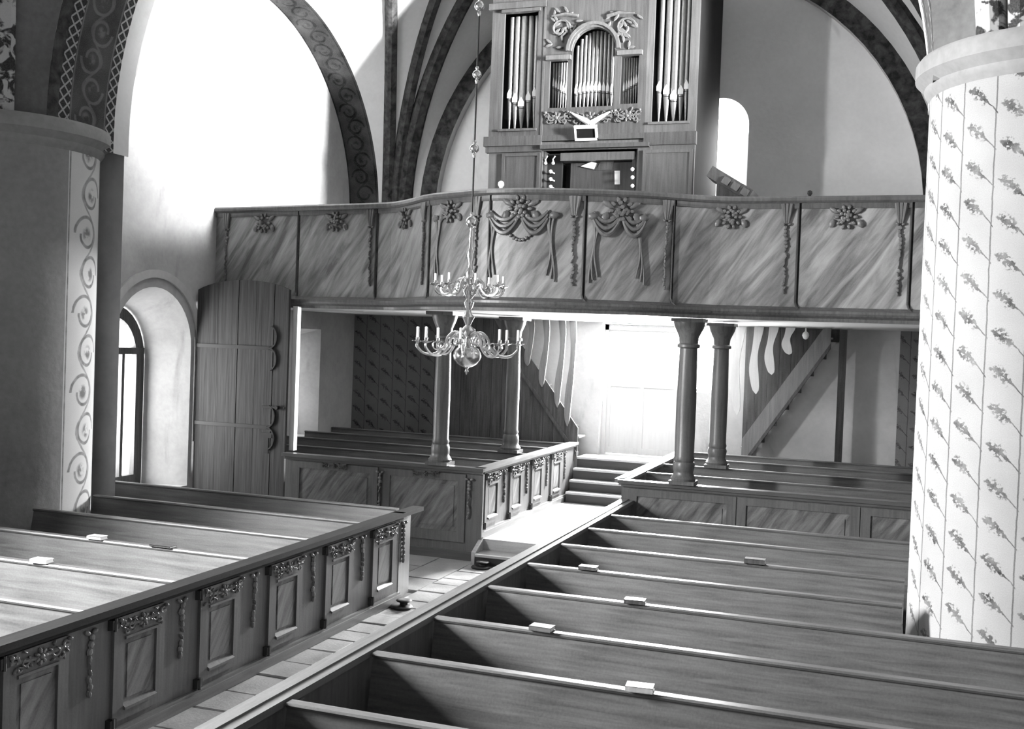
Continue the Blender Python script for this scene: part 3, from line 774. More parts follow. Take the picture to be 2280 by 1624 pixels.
m = MB(); m.obox(G, -9.12, -8.72, 1.8, 1.83, .022, .045); m.tube([G.p(-8.84, 1.815, .02), G.p(-8.84, 1.815, .09)], .03, 8); m.build('latch', MT['metal_dark'], d)
m = MB(); m.obox(G, -9.06, -8.99, 1.1, 1.36, .022, .034); m.obox(G, -9.12, -8.93, 1.34, 1.42, .022, .036); m.build('lock_plate', MT['metal_dark'], d)

# ================================================================== GALLERY
plan = [(-10.42, 14.78), (-9.6, 14.68), (-8.9, 14.58), (-8.1, 14.47), (-7.28, 14.36), (-6.9, 14.24), (-6.5, 13.93), (-6.06, 13.53), (-5.5, 13.26), (-4.98, 13.1), (-4.36, 13.1),
        (-3.8, 13.22), (-3.1, 13.49), (-2.45, 13.9), (-2.1, 14.05), (-1.65, 14.1), (-.55, 14.1), (.22, 14.1), (1.2, 14.1), (2.2, 14.1)]
def cat(P, i, t):
    g = lambda k: Vector(P[max(0, min(len(P) - 1, k))])
    p0, p1, p2, p3 = g(i - 1), g(i), g(i + 1), g(i + 2)
    return .5 * ((2 * p1) + (p2 - p0) * t + (2 * p0 - 5 * p1 + 4 * p2 - p3) * t * t + (-p0 + 3 * p1 - 3 * p2 + p3) * t ** 3)
CUR = [cat(plan, i, k / 8) for i in range(len(plan) - 1) for k in range(8)] + [Vector(plan[-1])]
ARC = [0.0]
for a, b in zip(CUR[:-1], CUR[1:]): ARC.append(ARC[-1] + (b - a).length)
def curve_at(s):
    s = max(0.0, min(ARC[-1] - 1e-6, s))
    for i in range(len(ARC) - 1):
        if ARC[i + 1] >= s: break
    t = (s - ARC[i]) / (ARC[i + 1] - ARC[i])
    p = CUR[i].lerp(CUR[i + 1], t)
    j0, j1 = max(0, i - 2), min(len(CUR) - 1, i + 3)
    tg = (CUR[j1] - CUR[j0]).normalized()
    return p, Vector((tg.y, -tg.x))           # outward (towards the viewer)
class CF:
    def p(self, a, b, c=0.0):
        q, n = curve_at(a); return Vector((q.x + n.x * c, q.y + n.y * c, b))
PF = CF()
def s_of(px, z=4.3):
    lo, hi = 0.0, ARC[-1]
    for _ in range(30):
        mid = (lo + hi) / 2
        if proj(PF.p(mid, z))[0] < px: lo = mid
        else: hi = mid
    return (lo + hi) / 2
gal = thing('organ_gallery', 'marbled gallery parapet with carved swags bowing out below the organ', 'gallery', (-4.2, 16.5, 3.36))
def sweep(prof, s0, s1, closed=True):
    m = MB(); N = max(2, int((s1 - s0) / .12)); n = len(prof)
    vs = []; uv = []
    for i in range(N + 1):
        s = s0 + (s1 - s0) * i / N
        for c, z in prof: vs.append(PF.p(s, z, c)); uv.append((s, z))
    fs = [(i * n + k, i * n + (k + 1) % n, (i + 1) * n + (k + 1) % n, (i + 1) * n + k) for i in range(N) for k in range(n if closed else n - 1)]
    fs += [tuple(range(n))[::-1], tuple(N * n + k for k in range(n))]
    return m.add(vs, fs, uv)
SE = ARC[-1]
sweep([(-.09, 4.86), (.05, 4.86), (.075, 4.885), (.075, 4.92), (.05, 4.945), (-.09, 4.945)], 0, SE).build('top_rail', MT['column'], gal)
sweep([(-.08, 3.42), (-.05, 3.42), (-.05, 4.86), (-.08, 4.86)], 0, SE).build('backing_board', MT['dark_z'], gal)
sweep([(-.1, 3.36), (.05, 3.36), (.055, 3.4), (.1, 3.43), (.12, 3.46), (.12, 3.49), (.05, 3.52), (.02, 3.54), (-.04, 3.54)], 0, SE).build('cornice', MT['column'], gal)
joints = [0] + [s_of(p) for p in (665, 840, 958, 1092, 1303, 1500, 1779, 2030)] + [SE]
for i, (a, b) in enumerate(zip(joints[:-1], joints[1:])):
    g = .014
    m = sweep([(-.05, 3.53), (.0, 3.53), (.0, 4.865), (-.05, 4.865)], a + g, b - g); m.build('parapet_panel', MT['marble'], gal)
    m = sweep([(-.0, 4.79), (.022, 4.79), (.03, 4.82), (.03, 4.862), (-.0, 4.862)], a + g, b - g); m.build('panel_moulding', MT['column'], gal)
for i, s in enumerate(joints[1:-1]):
    m = MB(); m.tube([PF.p(s - .02, 4.86, .012), PF.p(s - .02, 3.6, .012), PF.p(s, 3.54, .03), PF.p(s + .06, 3.47, .1)], .014, 6); m.build('joint_bead', MT['dark_z'], gal)
# slab / soffit
m = MB(); N = len(CUR)
vs = []
for p in CUR: vs += [(p.x, p.y + .04, 3.38), (p.x, YW - .004, 3.38), (p.x, p.y + .04, 3.5), (p.x, YW - .004, 3.5)]
fs = []
for i in range(N - 1):
    a, b = 4 * i, 4 * i + 4
    fs += [(a, a + 1, b + 1, b), (a + 2, b + 2, b + 3, a + 3), (a, b, b + 2, a + 2)]
m.add(vs, fs, [(v[0], v[1]) for v in vs]); m.build('floor_slab', MT['white_z'], gal)
m = MB().box(-8.69, -8.61, 14.38, 14.48, 1.16, 3.38); m.build('post', MT['white_z'], gal)
# cartouches, swags, drops
def cartouche(s, sc=1.0, seed=0):
    m = MB(); rnd = random.Random(seed)
    for k in range(16):
        an = rnd.uniform(0, 2 * pi); rr = sqrt(rnd.random()) * .085
        m.blob(PF, s + rr * cos(an) * sc, 4.68 + rr * 1.3 * sin(an) * sc, .03 + .03 * (1 - rr / .1), .035 * sc, .035 * sc, .035, 0, 6, 4)
    for k in range(10):
        an = 2 * pi * k / 10
        m.blob(PF, s + .13 * sc * cos(an), 4.68 + .15 * sc * sin(an), .025, .045 * sc, .03 * sc, .035, an, 6, 4)
    for k in (-1, 1): m.blob(PF, s + k * .17 * sc, 4.76, .02, .09 * sc, .04 * sc, .03, k * .5, 7, 5); m.blob(PF, s + k * .2 * sc, 4.6, .02, .05 * sc, .07 * sc, .03, k * .4, 7, 5)
    m.build('cartouche', MT['carve'], gal, smooth=True)
def swag(s0, s1, drop, z=4.66, folds=3):
    m = MB()
    for f in range(folds):
        pts = []
        for i in range(13):
            t = i / 12; pts.append(PF.p(s0 + (s1 - s0) * t, z - .05 * f - (drop + .035 * f) * 4 * t * (1 - t), .025 + .008 * f))
        m.tube(pts, [.016 + .016 * sin(pi * i / 12) for i in range(13)], 6)
    m.build('swag', MT['carve'], gal, smooth=True)
def drape(s, side, z0=4.6, z1=3.75):
    m = MB()
    for k in range(3):
        pts = [PF.p(s + side * (.03 * k + .03 * sin(t * 5 + k)), z0 - .02 * k - (z0 - z1 - .06 * k) * t, .02) for t in [i / 10 for i in range(11)]]
        m.tube(pts, [.02 - .008 * i / 10 for i in range(11)], 6)
    m.blob(PF, s, z0, .03, .07, .05, .04, 0, 7, 5)
    m.build('drapery', MT['carve'], gal, smooth=True)
def drop(s, ln=.85, seed=0):
    m = MB()
    for k in (-1, 0, 1): m.tube([PF.p(s + k * .05, 4.85, .03), PF.p(s + k * .035, 4.72, .035), PF.p(s + k * .02, 4.6, .025)], [.03, .024, .012], 6)
    garland(m, PF, s, 4.58, ln, .05, .012, seed); m.build('garland', MT['carve'], gal, smooth=True)
for i, p in enumerate((590, 750, 905, 1005, 1160, 1383, 1628, 1885)): cartouche(s_of(p, 4.68), 1.0 if 1100 < p < 1450 else .85, i)
for i, p in enumerate((505, 826, 945, 1062, 1277, 1482, 1750, 2003)): drop(s_of(p, 4.3), .82, 20 + i)
for a, b in ((1092, 1160), (1160, 1225), (1318, 1383), (1383, 1440)):
    swag(s_of(a, 4.66) + .02, s_of(b, 4.66) - .02, .12)
for p, sd in ((1092, 1), (1232, -1), (1318, 1), (1430, -1), (972, 1)): drape(s_of(p, 4.2), sd)
m = MB()
sA = s_of(1160, 4.5)
for i in range(11):
    t = i / 10 - .5; m.blob(PF, sA + t * .42, 4.44 - .16 * (1 - 4 * t * t), .015, .03, .026, .03, 0, 6, 4)
m.build('festoon', MT['carve'], gal, smooth=True)

# ---- columns carrying the gallery
def column(px, y, zb, label, r=.115):
    c = aty(px, 900, y); root = thing('column', label, 'column', (c.x, y, zb), 'columns under the gallery')
    H = 3.358 - zb
    m = MB(); m.box(c.x - .17, c.x + .17, y - .15, y + .15, zb, zb + .05)
    m.lathe([(.165, .05), (.17, .08), (.15, .11), (.13, .15), (.135, .18), (r + .02, .26), (r + .005, .3)], (c.x, y, zb), 20); m.build('base', MT['column'], root, smooth=True)
    m = MB(); m.lathe([(r, .3), (r + .012, .34), (r, .38), (r * 1.02, H * .5), (r * .9, H - .4)], (c.x, y, zb), 24); m.build('shaft', MT['column'], root, smooth=True)
    m = MB(); m.lathe([(r * .9, H - .4), (r + .02, H - .385), (r + .02, H - .35), (r * .95, H - .33), (r * 1.05, H - .24), (r * 1.5, H - .12), (r * 1.62, H - .06), (r * 1.62, H - .05)], (c.x, y, zb), 24)
    m.box(c.x - .21, c.x + .21, y - .21, y + .21, zb + H - .05, zb + H); m.build('capital', MT['column'], root, smooth=True)
    return root
column(984, 14.27, 1.142, 'slender dark column on the left pew front, behind the chandelier')
column(1140, 16.62, 1.132, 'slender dark column further back under the gallery, left of the door')
column(1528, 14.27, 1.142, 'thick column on the right pew front with flared base', .13)
column(1601, 16.62, 1.132, 'thick column further back under the gallery, right of the door', .13)

# ---- gallery stairs
def splat(m, G, a, z0, z1, w=.1, ph=0.0, point=False):
    n = 18; L = []; Rr = []
    for i in range(n + 1):
        t = i / n; z = z1 + (z0 - z1) * t
        off = .035 * sin(t * 5.2 + ph); ww = w * (.85 + .15 * cos(t * 9))
        if point and t > .93: ww *= (1 - t) / .07 + .05
        L.append((a + off - ww / 2, z)); Rr.append((a + off + ww / 2, z))
    m.prism(G, L + Rr[::-1], -.02, .02)
def stair(name, label, xb, xt, zb, zt, y, sp, mats, boards, depth=.5):
    root = thing(name, label, 'staircase', ((xb + xt) / 2, y, zb))
    G = F((0, y, 0), XU, ZU, -YU); sg = 1 if xt > xb else -1
    m = MB(); m.prism(G, [(xb, zb), (xt, zt), (xt, zt + .45), (xb, zb + .45)] if sg > 0 else [(xt, zt), (xb, zb), (xb, zb + .45), (xt, zt + .45)], -.04, .0); m.build('string', MT[mats[0]], root)
    m = MB(); e = .09; m.prism(G, [(xb, zb - e), (xt, zt - e), (xt, zt), (xb, zb)] if sg > 0 else [(xt, zt - e), (xb, zb - e), (xb, zb), (xt, zt)], -.1, .03); m.build('string_edge', MT['dark_z'], root)
    n = 11
    for k in range(n):
        t = (k + .5) / n; x = xb + (xt - xb) * t; z = zb + .2 + (zt - zb) * t; w = abs(xt - xb) / n * .7
        if z > 3.33: break
        m = MB().box(x - w, x + w, y + .041, y + depth, z - .03, z); m.build('tread', MT['step'], root)
    for (px, pyb, pyt, ph) in sp:
        a = aty(px, (pyb + pyt) / 2, y - .01); b0 = aty(px, pyb, y - .01).z
        m = MB(); splat(m, F((0, y - .022, 0), XU, ZU, -YU), a.x, b0, 3.375, .16 if sg > 0 else .13, ph, True); m.build('splat', MT[mats[1]], root)
    if boards:
        k = 0; x = boards[0]
        while x < boards[1] - .05:
            x2 = min(x + .21, boards[1])
            zz = lambda q: min(3.37, zb + (zt - zb) * max(0, (q - xb) / (xt - xb)) + .1) if (q - xt) * sg < 0 else 3.37
            m = MB(); m.prism(F((0, y + .01, 0), XU, ZU, -YU), [(x + .003, PLAT), (x2 - .003, PLAT), (x2 - .003, zz(x2)), (x + .003, zz(x))], -.02 - .004 * (k % 2), 0); m.build('board', MT[mats[2]], root); x = x2; k += 1
    return root
stair('staircase', 'dark boarded gallery stair left of the end door with wavy cut-out splats', -5.42, -7.0, .95, 3.0, 19.06,
      [(1180, 815, 712, 0.2), (1213, 862, 712, 0.2), (1248, 908, 712, 0.2), (1271, 950, 712, 0.2)], ('dark_z', 'stair', 'dark_z'), (-8.0, -5.44))
st2 = stair('staircase', 'gallery stair rising to the right of the end door with pale wavy splats', -2.42, -1.0, .95, 3.12, 19.06,
      [(1642, 925, 738, 1.9), (1683, 878, 738, 1.9), (1717, 835, 738, 1.9), (1755, 790, 738, 1.9)], ('stair', 'splat_l', 'stair'), None)
m = MB(); m.box(-.86, -.74, 19.1, 19.22, PLAT, 3.36); m.box(-.9, -.7, 19.06, 19.26, PLAT, PLAT + .12); m.build('post', MT['dark_z'], st2)  # added dark post, stands in for a soft vertical shadow band
for k in range(8):
    x = -2.48 + k * .2; zb_ = max(.9, 1.1 + (x + 2.42) / 1.42 * 2.17)
    if zb_ > 3.3: break
    m = MB().box(x, x + .196, 19.5, 19.53, zb_, 3.37); m.build('back_board', MT['dark_z'], st2)

# ================================================================== ORGAN
OY = 16.8
org = thing('pipe_organ', 'pipe organ with three pipe fields and carved foliage on the gallery', 'organ', (-4.8, 18.0, 3.505))
GO = F((0, OY, 0), XU, ZU, -YU)
def O(px, py): v = aty(px, py, OY); return v.x, v.z
xl, xr = -6.52, O(1552, 200)[0]
ztop = 9.3
def panel_with_hole(m, x0, x1, z0, z1, hx0, hx1, hz0, hz1, c0, c1):
    m.obox(GO, x0, hx0, z0, z1, c0, c1); m.obox(GO, hx1, x1, z0, z1, c0, c1); m.obox(GO, hx0, hx1, z0, hz0, c0, c1); m.obox(GO, hx0, hx1, hz1, z1, c0, c1)
zmid = O(1300, 300)[1]
# left, centre, right bays of the upper case
lh = (O(1118, 200)[0], O(1193, 200)[0], O(1155, 287)[1], O(1155, 28)[1])
rh = (O(1452, 200)[0], O(1533, 200)[0], O(1490, 271)[1], O(1490, -14)[1])
xa, xb_ = O(1211, 200)[0], O(1438, 200)[0]
m = MB(); panel_with_hole(m, xl, xa - .01, zmid, ztop, lh[0], lh[1], lh[2], lh[3], -.06, 0)
m.obox(GO, lh[0] - .04, lh[1] + .04, lh[3], lh[3] + .05, 0, .05); m.obox(GO, lh[0] - .04, lh[1] + .04, lh[2] - .04, lh[2], 0, .04); m.build('case_left_bay', MT['case'], org)
m = MB(); panel_with_hole(m, xb_, xr, zmid, ztop, rh[0], rh[1], rh[2], rh[3], -.06, 0); m.obox(GO, rh[0] - .04, rh[1] + .04, rh[2] - .04, rh[2], 0, .04); m.build('case_right_bay', MT['case_l'], org)
# centre bay: arch
acx = O(1322, 110)[0]; ar = abs(O(1370, 110)[0] - O(1275, 110)[0]) / 2; asz = O(1322, 112)[1]; abz = O(1322, 237)[1]
sl = (O(1223, 180)[0], O(1263, 180)[0], O(1243, 240)[1], O(1243, 135)[1])
sr = (O(1381, 180)[0], O(1421, 180)[0], O(1400, 231)[1], O(1400, 124)[1])
m = MB()
m.obox(GO, xa, sl[0], zmid, ztop, -.06, 0); m.obox(GO, sl[0], sl[1], zmid, sl[2], -.06, 0); m.obox(GO, sl[0], sl[1], sl[3], ztop, -.06, 0)
m.obox(GO, sl[1], acx - ar, zmid, ztop, -.06, 0); m.obox(GO, acx + ar, sr[0], zmid, ztop, -.06, 0)
m.obox(GO, sr[0], sr[1], zmid, sr[2], -.06, 0); m.obox(GO, sr[0], sr[1], sr[3], ztop, -.06, 0); m.obox(GO, sr[1], xb_, zmid, ztop, -.06, 0)
m.obox(GO, acx - ar, acx + ar, zmid, abz, -.06, 0)
K = 16
for i in range(K):
    t0, t1 = pi * i / K, pi * (i + 1) / K
    m.prism(GO, [(acx - ar * cos(t0), asz + ar * sin(t0)), (acx - ar * cos(t1), asz + ar * sin(t1)), (acx - ar * cos(t1), ztop), (acx - ar * cos(t0), ztop)], -.06, 0)
m.build('case_centre_bay', MT['case'], org)
m = MB()
for r0, r1, c in ((1.02, 1.12, .05), (1.12, 1.26, .08)):
    for i in range(K):
        t0, t1 = pi * i / K, pi * (i + 1) / K
        m.prism(GO, [(acx - ar * r0 * cos(t0), asz + ar * r0 * sin(t0)), (acx - ar * r0 * cos(t1), asz + ar * r0 * sin(t1)), (acx - ar * r1 * cos(t1), asz + ar * r1 * sin(t1)), (acx - ar * r1 * cos(t0), asz + ar * r1 * sin(t0))], 0, c)
for q in (sl, sr): m.obox(GO, q[0] - .05, q[1] + .06, q[3] + .0, q[3] + .07, 0, .08)
m.build('arch_moulding', MT['case_l'], org)
m = MB(); m.obox(GO, xa - .035, xa + .0, zmid - .1, ztop, -.02, .012); m.build('case_joint', MT['dark_z'], org)
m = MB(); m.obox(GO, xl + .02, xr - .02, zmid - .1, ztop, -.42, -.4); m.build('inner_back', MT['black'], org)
# sides, lower case, cornice
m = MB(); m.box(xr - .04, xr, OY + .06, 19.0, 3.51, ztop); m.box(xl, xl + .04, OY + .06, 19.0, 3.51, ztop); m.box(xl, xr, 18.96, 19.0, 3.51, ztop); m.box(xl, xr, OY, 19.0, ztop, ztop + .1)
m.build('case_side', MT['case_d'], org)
m = MB(); zc = zmid
m.obox(GO, xl - .06, xa, zc - .16, zc, -.06, .07); m.obox(GO, xl - .03, xa, zc - .26, zc - .16, -.06, .04)
m.obox(GO, xa, xb_, zc - .09, zc, -.06, .03); m.obox(GO, xb_, xr + .02, zc - .2, zc, -.06, .03)
m.obox(GO, xa, xb_ + .1, O(1320, 331)[1], O(1320, 322)[1], -.06, .1)
m.build('case_cornice', MT['case'], org)
m = MB(); m.obox(GO, xl - .05, xa, 8.46, 8.56, 0, .06); m.build('case_cornice', MT['case'], org)
zl1, zl0 = zc - .1, 3.51
cw0, cw1 = O(1206, 380)[0], O(1418, 380)[0]; czt = O(1320, 333)[1]
m = MB()
m.obox(GO, xl + .02, cw0, zl0, zl1, -.06, -.01); m.obox(GO, cw1, xr, zl0, zl1, -.06, -.01); m.obox(GO, cw0, cw1, czt, zl1, -.06, -.01); m.build('lower_case', MT['case_l'], org)
for a, b, mt in (((O(1124, 380)[0]), (O(1196, 380)[0]), 'case'), (O(1438, 380)[0], O(1534, 380)[0], 'case_l')):
    m = MB(); z1_, z0_ = O(1300, 345)[1], 4.2
    m.obox(GO, a, b, z0_, z1_, -.01, .012); m.obox(GO, a - .05, a, z0_ - .05, z1_ + .05, -.01, .03); m.obox(GO, b, b + .05, z0_ - .05, z1_ + .05, -.01, .03); m.obox(GO, a, b, z1_, z1_ + .05, -.01, .03); m.build('lower_panel', MT[mt], org)
# console
m = MB(); m.obox(GO, cw0, cw1, 4.2, czt, -.5, -.46); m.obox(GO, cw0, cw0 + .03, 4.2, czt, -.5, -.06); m.obox(GO, cw1 - .03, cw1, 4.2, czt, -.5, -.06); m.build('console_recess', MT['case'], org)
m = MB(); m.obox(GO, O(1245, 380)[0], cw1 - .05, O(1320, 356)[1], O(1320, 338)[1], -.3, -.04); m.build('console_header', MT['case_l'], org)
m = MB(); m.obox(GO, O(1262, 400)[0], O(1402, 400)[0], 4.5, O(1320, 358)[1], -.3, -.2); m.build('music_desk', MT['case'], org)
m = MB(); m.obox(GO, cw0 + .03, O(1243, 380)[0], 4.2, czt - .02, -.44, -.2); m.build('stop_jamb', MT['black'], org)
m = MB(); m.obox(GO, O(1404, 400)[0], O(1412, 400)[0], 4.2, O(1320, 350)[1], -.3, -.06); m.build('stop_jamb', MT['case'], org)
m = MB(); m.obox(GO, cw0 + .05, cw1 - .05, 4.38, 4.5, -.3, .12); m.build('keyboard', MT['ivory'], org)
for (px, ys) in ((1226, (382, 399, 416)), (1408, (377, 395, 414))):
    for py in ys:
        x, z = O(px, py); m = MB(); m.tube([GO.p(x, z, -.2), GO.p(x, z, -.02)], .012, 6); m.blob(GO, x, z, .0, .034, .034, .03, 0, 8, 6); m.build('stop_knob', MT['ivory'], org, smooth=True)
m = MB(); x, z = O(1313, 366)
m.prism(GO, [(x - .2, z), (x + .02, z - .05), (x + .06, z + .05), (x - .02, z + .07)], -.2, -.17); m.build('open_music_book', MT['ivory'], org)
m = MB(); x, z = O(1341, 367); m.prism(GO, [(x - .16, z - .06), (x + .1, z - .05), (x + .14, z + .08), (x - .08, z + .08)], -.2, -.185); m.build('book_cover', MT['dark_z'], org)
m = MB(); x, z = O(1368, 390); m.prism(GO, [(x - .04, z - .12), (x + .05, z - .12), (x + .04, z + .1), (x - .05, z + .1)], -.2, -.19); m.build('music_sheet', MT['ivory'], org)
for px, py in ((1212, 362), (1229, 362)):
    x, z = O(px, py); m = MB(); m.tube([GO.p(x, z, -.1), GO.p(x, z + .06, -.04), GO.p(x + .05, z + .1, 0)], .012, 6); m.blob(GO, x, z, -.06, .03, .03, .03); m.build('lamp_bracket', MT['ivory'], org, smooth=True)
# mirror with its tilted frame
x0, z0 = O(1283, 314); x1, z1 = O(1334, 283)
tilt = F(GO.p(0, z0, .04), XU, Vector((0, -.45, 1)).normalized(), Vector((0, -1, -.45)).normalized())
H_ = z1 - z0
mr = MB(); mr.obox(tilt, x0 + .03, x1 - .03, .04, H_ - .02, 0, .02); m2 = MB()
for q in ((x0, x1, 0, .04), (x0, x1, H_ - .02, H_ + .03), (x0, x0 + .03, 0, H_), (x1 - .03, x1, 0, H_)): m2.obox(tilt, q[0], q[1], q[2], q[3], -.02, .035)
fr = m2.build('mirror_frame', MT['white_z'], org); mr.build('mirror_glass', MT['mirror'], fr)
# pipes
def pipe(x, r, zb, zm, zt, mat='pipe'):
    m = MB(); c = (x, OY + .16, 0)
    m.lathe([(r * .25, zb), (r * .95, zm - .12), (r, zm - .09)], c, 12); m.build('pipe_foot', MT[mat], org, smooth=True)
    m = MB(); m.lathe([(r, zm - .08), (r * 1.06, zm - .02), (r * 1.06, zm + .03), (r, zm + .06), (r, zt)], c, 14); p = m.build('pipe', MT[mat], org, smooth=True)
    m = MB(); w = r * .85
    m.prism(GO, [(x - w, zm - .05), (x + w, zm - .05), (x + w, zm + .02), (x, zm + .1), (x - w, zm + .02)], -.16 + r * .7, -.16 + r * 1.08); m.build('pipe_mouth', MT['ivory'], p)
def set_pipes(cx, my, rr, bot, top):
    for px, y, r in zip(cx, my, rr):
        x, zm = O(px, y); pipe(x, r, bot, zm, top if not callable(top) else top(x))
set_pipes((1128.5, 1141, 1155.5, 1171, 1184.5), (208, 217.5, 227, 213, 204), (.042, .05, .06, .05, .042), lh[2], lh[3] - .03)
set_pipes((1464, 1480.5, 1497, 1512.5, 1525), (191, 199, 211, 199, 187), (.046, .055, .062, .05, .044), rh[2], rh[3] - .03)
ncp = 11
for i in range(ncp):
    t = i / (ncp - 1) * 2 - 1; px = 1321.5 + 44 * t; x, zm = O(px, 197 - 7 * (1 - t * t)); r = ar / ncp * .98 * (1 - .12 * abs(t))
    pipe(x, r, abz, zm, asz + ar * sqrt(max(0, 1 - (t * .93) ** 2)) * .97)
for k in range(7):
    t = k / 6
    x, zm = O(1226.5 + 33 * t, 181 + 17 * t); pipe(x, .018, sl[2], zm, sl[3])
    x, zm = O(1384.5 + 33 * t, 190 - 20 * t); pipe(x, .018, sr[2], zm, sr[3])
# carved foliage above the arch, cartouches below
def foliage(pxc, pyc, s, seed):
    rnd = random.Random(seed); m = MB(); x, z = O(pxc, pyc)
    for k in range(26):
        an = rnd.uniform(0, 2 * pi); rr = rnd.uniform(.05, .34)
        m.blob(GO, x + rr * cos(an) * 1.0, z + rr * sin(an), .015, .075, .026, .025, rnd.uniform(0, 3.1), 6, 4)
    m.tube([GO.p(x - s * .3, z + .2, .02), GO.p(x - s * .1, z + .24, .035), GO.p(x + s * .15, z + .22, .03)], [.03, .03, .012], 6)
    m.tube([GO.p(x + .18 * cos(q * .5) * (1 - q * .06), z + .18 * sin(q * .5) * (1 - q * .06), .02) for q in range(14)], .022, 5)
    m.build('carved_foliage', MT['carve_d'], org, smooth=True)
foliage(1248, 66, -1, 5); foliage(1392, 62, 1, 6)
for px, py, w in ((1240, 263, .3), (1316, 262, .55), (1397, 258, .32)):
    x, z = O(px, py); m = MB(); carving(m, GO, x, z, w * 1.3, .26, .01, px); m.build('carved_cartouche', MT['carve_d'], org, smooth=True)
m = MB(); x, z = O(1316, 268)
for s in (-1, 1): m.tube([GO.p(x, z - .06, .04), GO.p(x + s * .18, z + .04, .05), GO.p(x + s * .32, z + .12, .04)], [.05, .035, .012], 6)
m.build('carved_wings', MT['ivory'], org, smooth=True)

# ---- sloping desk on the gallery right of the organ
lb = aty(1600, 440, 15.0); rb_ = aty(1662, 440, 15.0)
dk = thing('sloping_desk', 'dark slope-topped desk on the gallery right of the organ', 'desk', ((lb.x + rb_.x) / 2, 15.0, 3.505))
m = MB(); G = F((0, 14.75, 0), XU, ZU, -YU)
pa, pb = aty(1618, 388, 14.75), aty(1678, 424, 14.75)
m.prism(G, [(lb.x, 3.505), (rb_.x, 3.505), (rb_.x, pb.z - .1), (lb.x, pa.z - .06)], -.5, -.02); m.build('body', MT['dark_z'], dk)
ud = Vector((pb.x - pa.x, 0, pb.z - pa.z)).normalized(); vd = Vector((-ud.z, 0, ud.x))
GD = F((pa.x, 14.75, pa.z), ud, vd, -YU); LL = (Vector((pb.x, 0, pb.z)) - Vector((pa.x, 0, pa.z))).length
m = MB(); m.obox(GD, -.22, LL, -.16, 0, -.55, .03); m.build('lid', MT['case'], dk)
m = MB()
for k in range(3): m.obox(GD, .0 + k * .15, .1 + k * .15, -.13, -.03, .03, .05)
m.build('lid_carving', MT['carve_d'], dk)
def knob(px, y, z, r, mat, label):
    c = aty(px, 430, y); m = MB(); m.lathe([(r * .5, 0), (r * .55, r * .4), (r, r * 1.1), (r * .92, r * 1.9), (r * .4, r * 2.4)], (c.x, y, z), 12); m.build('rail_knob', MT[mat], smooth=True, label=label, cat='knob')
pk, _n = curve_at(s_of(1115, 4.9)); knob(1115, pk.y, 4.946, .042, 'ivory', 'small white knob on the gallery rail left of the organ console')
pk, _n = curve_at(s_of(1803, 4.9)); knob(1803, pk.y, 4.946, .032, 'black', 'small dark knob on the gallery rail at the right')
c = aty(1794, 745, 18.9); m = MB(); m.lathe([(.01, .06), (.015, 0), (.05, -.03), (.06, -.07), (.04, -.12), (.01, -.14)], (c.x, 18.9, 3.312), 12); m.build('ceiling_lamp', MT['ivory'], smooth=True, label='small round white lamp under the gallery by the right stair', cat='lamp')

# ================================================================== CHANDELIER
CX, CY = -4.43, 11.0
ch = thing('chandelier', 'brass two-tier chandelier with a large ball hanging over the aisle', 'chandelier', (CX, CY, 2.6))
def zz(py): return 3.0 + (753 - py) / 201.0
m = MB(); m.lathe([(.002, zz(837)), (.014, zz(833)), (.024, zz(829)), (.012, zz(824)), (.03, zz(820)), (.07, zz(818)), (.115, zz(812)), (.145, zz(803)), (.156, zz(795)), (.147, zz(786)), (.118, zz(777)), (.07, zz(772)), (.04, zz(770))], (CX, CY, 0), 28); m.build('ball', MT['brass'], ch, smooth=True)
m = MB(); pr = []
for py, r in ((770, .04), (764, .06), (758, .05), (752, .025), (744, .05), (738, .085), (732, .06), (726, .028), (716, .05), (708, .07), (702, .04), (692, .025), (684, .045), (676, .055), (668, .03), (658, .06), (650, .075), (643, .05), (634, .03), (622, .05), (612, .06), (602, .035), (590, .025), (574, .05), (562, .045), (550, .022), (535, .03), (520, .02), (512, .016)): pr.append((r, zz(py)))
m.lathe(pr, (CX, CY, 0), 18); m.build('stem', MT['brass'], ch, smooth=True)
def hang_ball(py, r):
    m = MB(); z = zz(py); m.lathe([(.012, z - r - .05), (.022, z - r - .02)] + [(max(.012, r * cos(radians(q))), z + r * sin(radians(q))) for q in range(-75, 76, 15)] + [(.022, z + r + .02), (.012, z + r + .04)], (CX, CY, 0), 18); m.build('rod_ball', MT['brass'], ch, smooth=True)
for py, r in ((497, .066), (335, .052), (172, .05), (22, .055)): hang_ball(py, r)
m = MB(); m.tube([(CX, CY, zz(515)), (CX, CY, 9.9)], .011, 8); m.build('rod', MT['metal_dark'], ch)
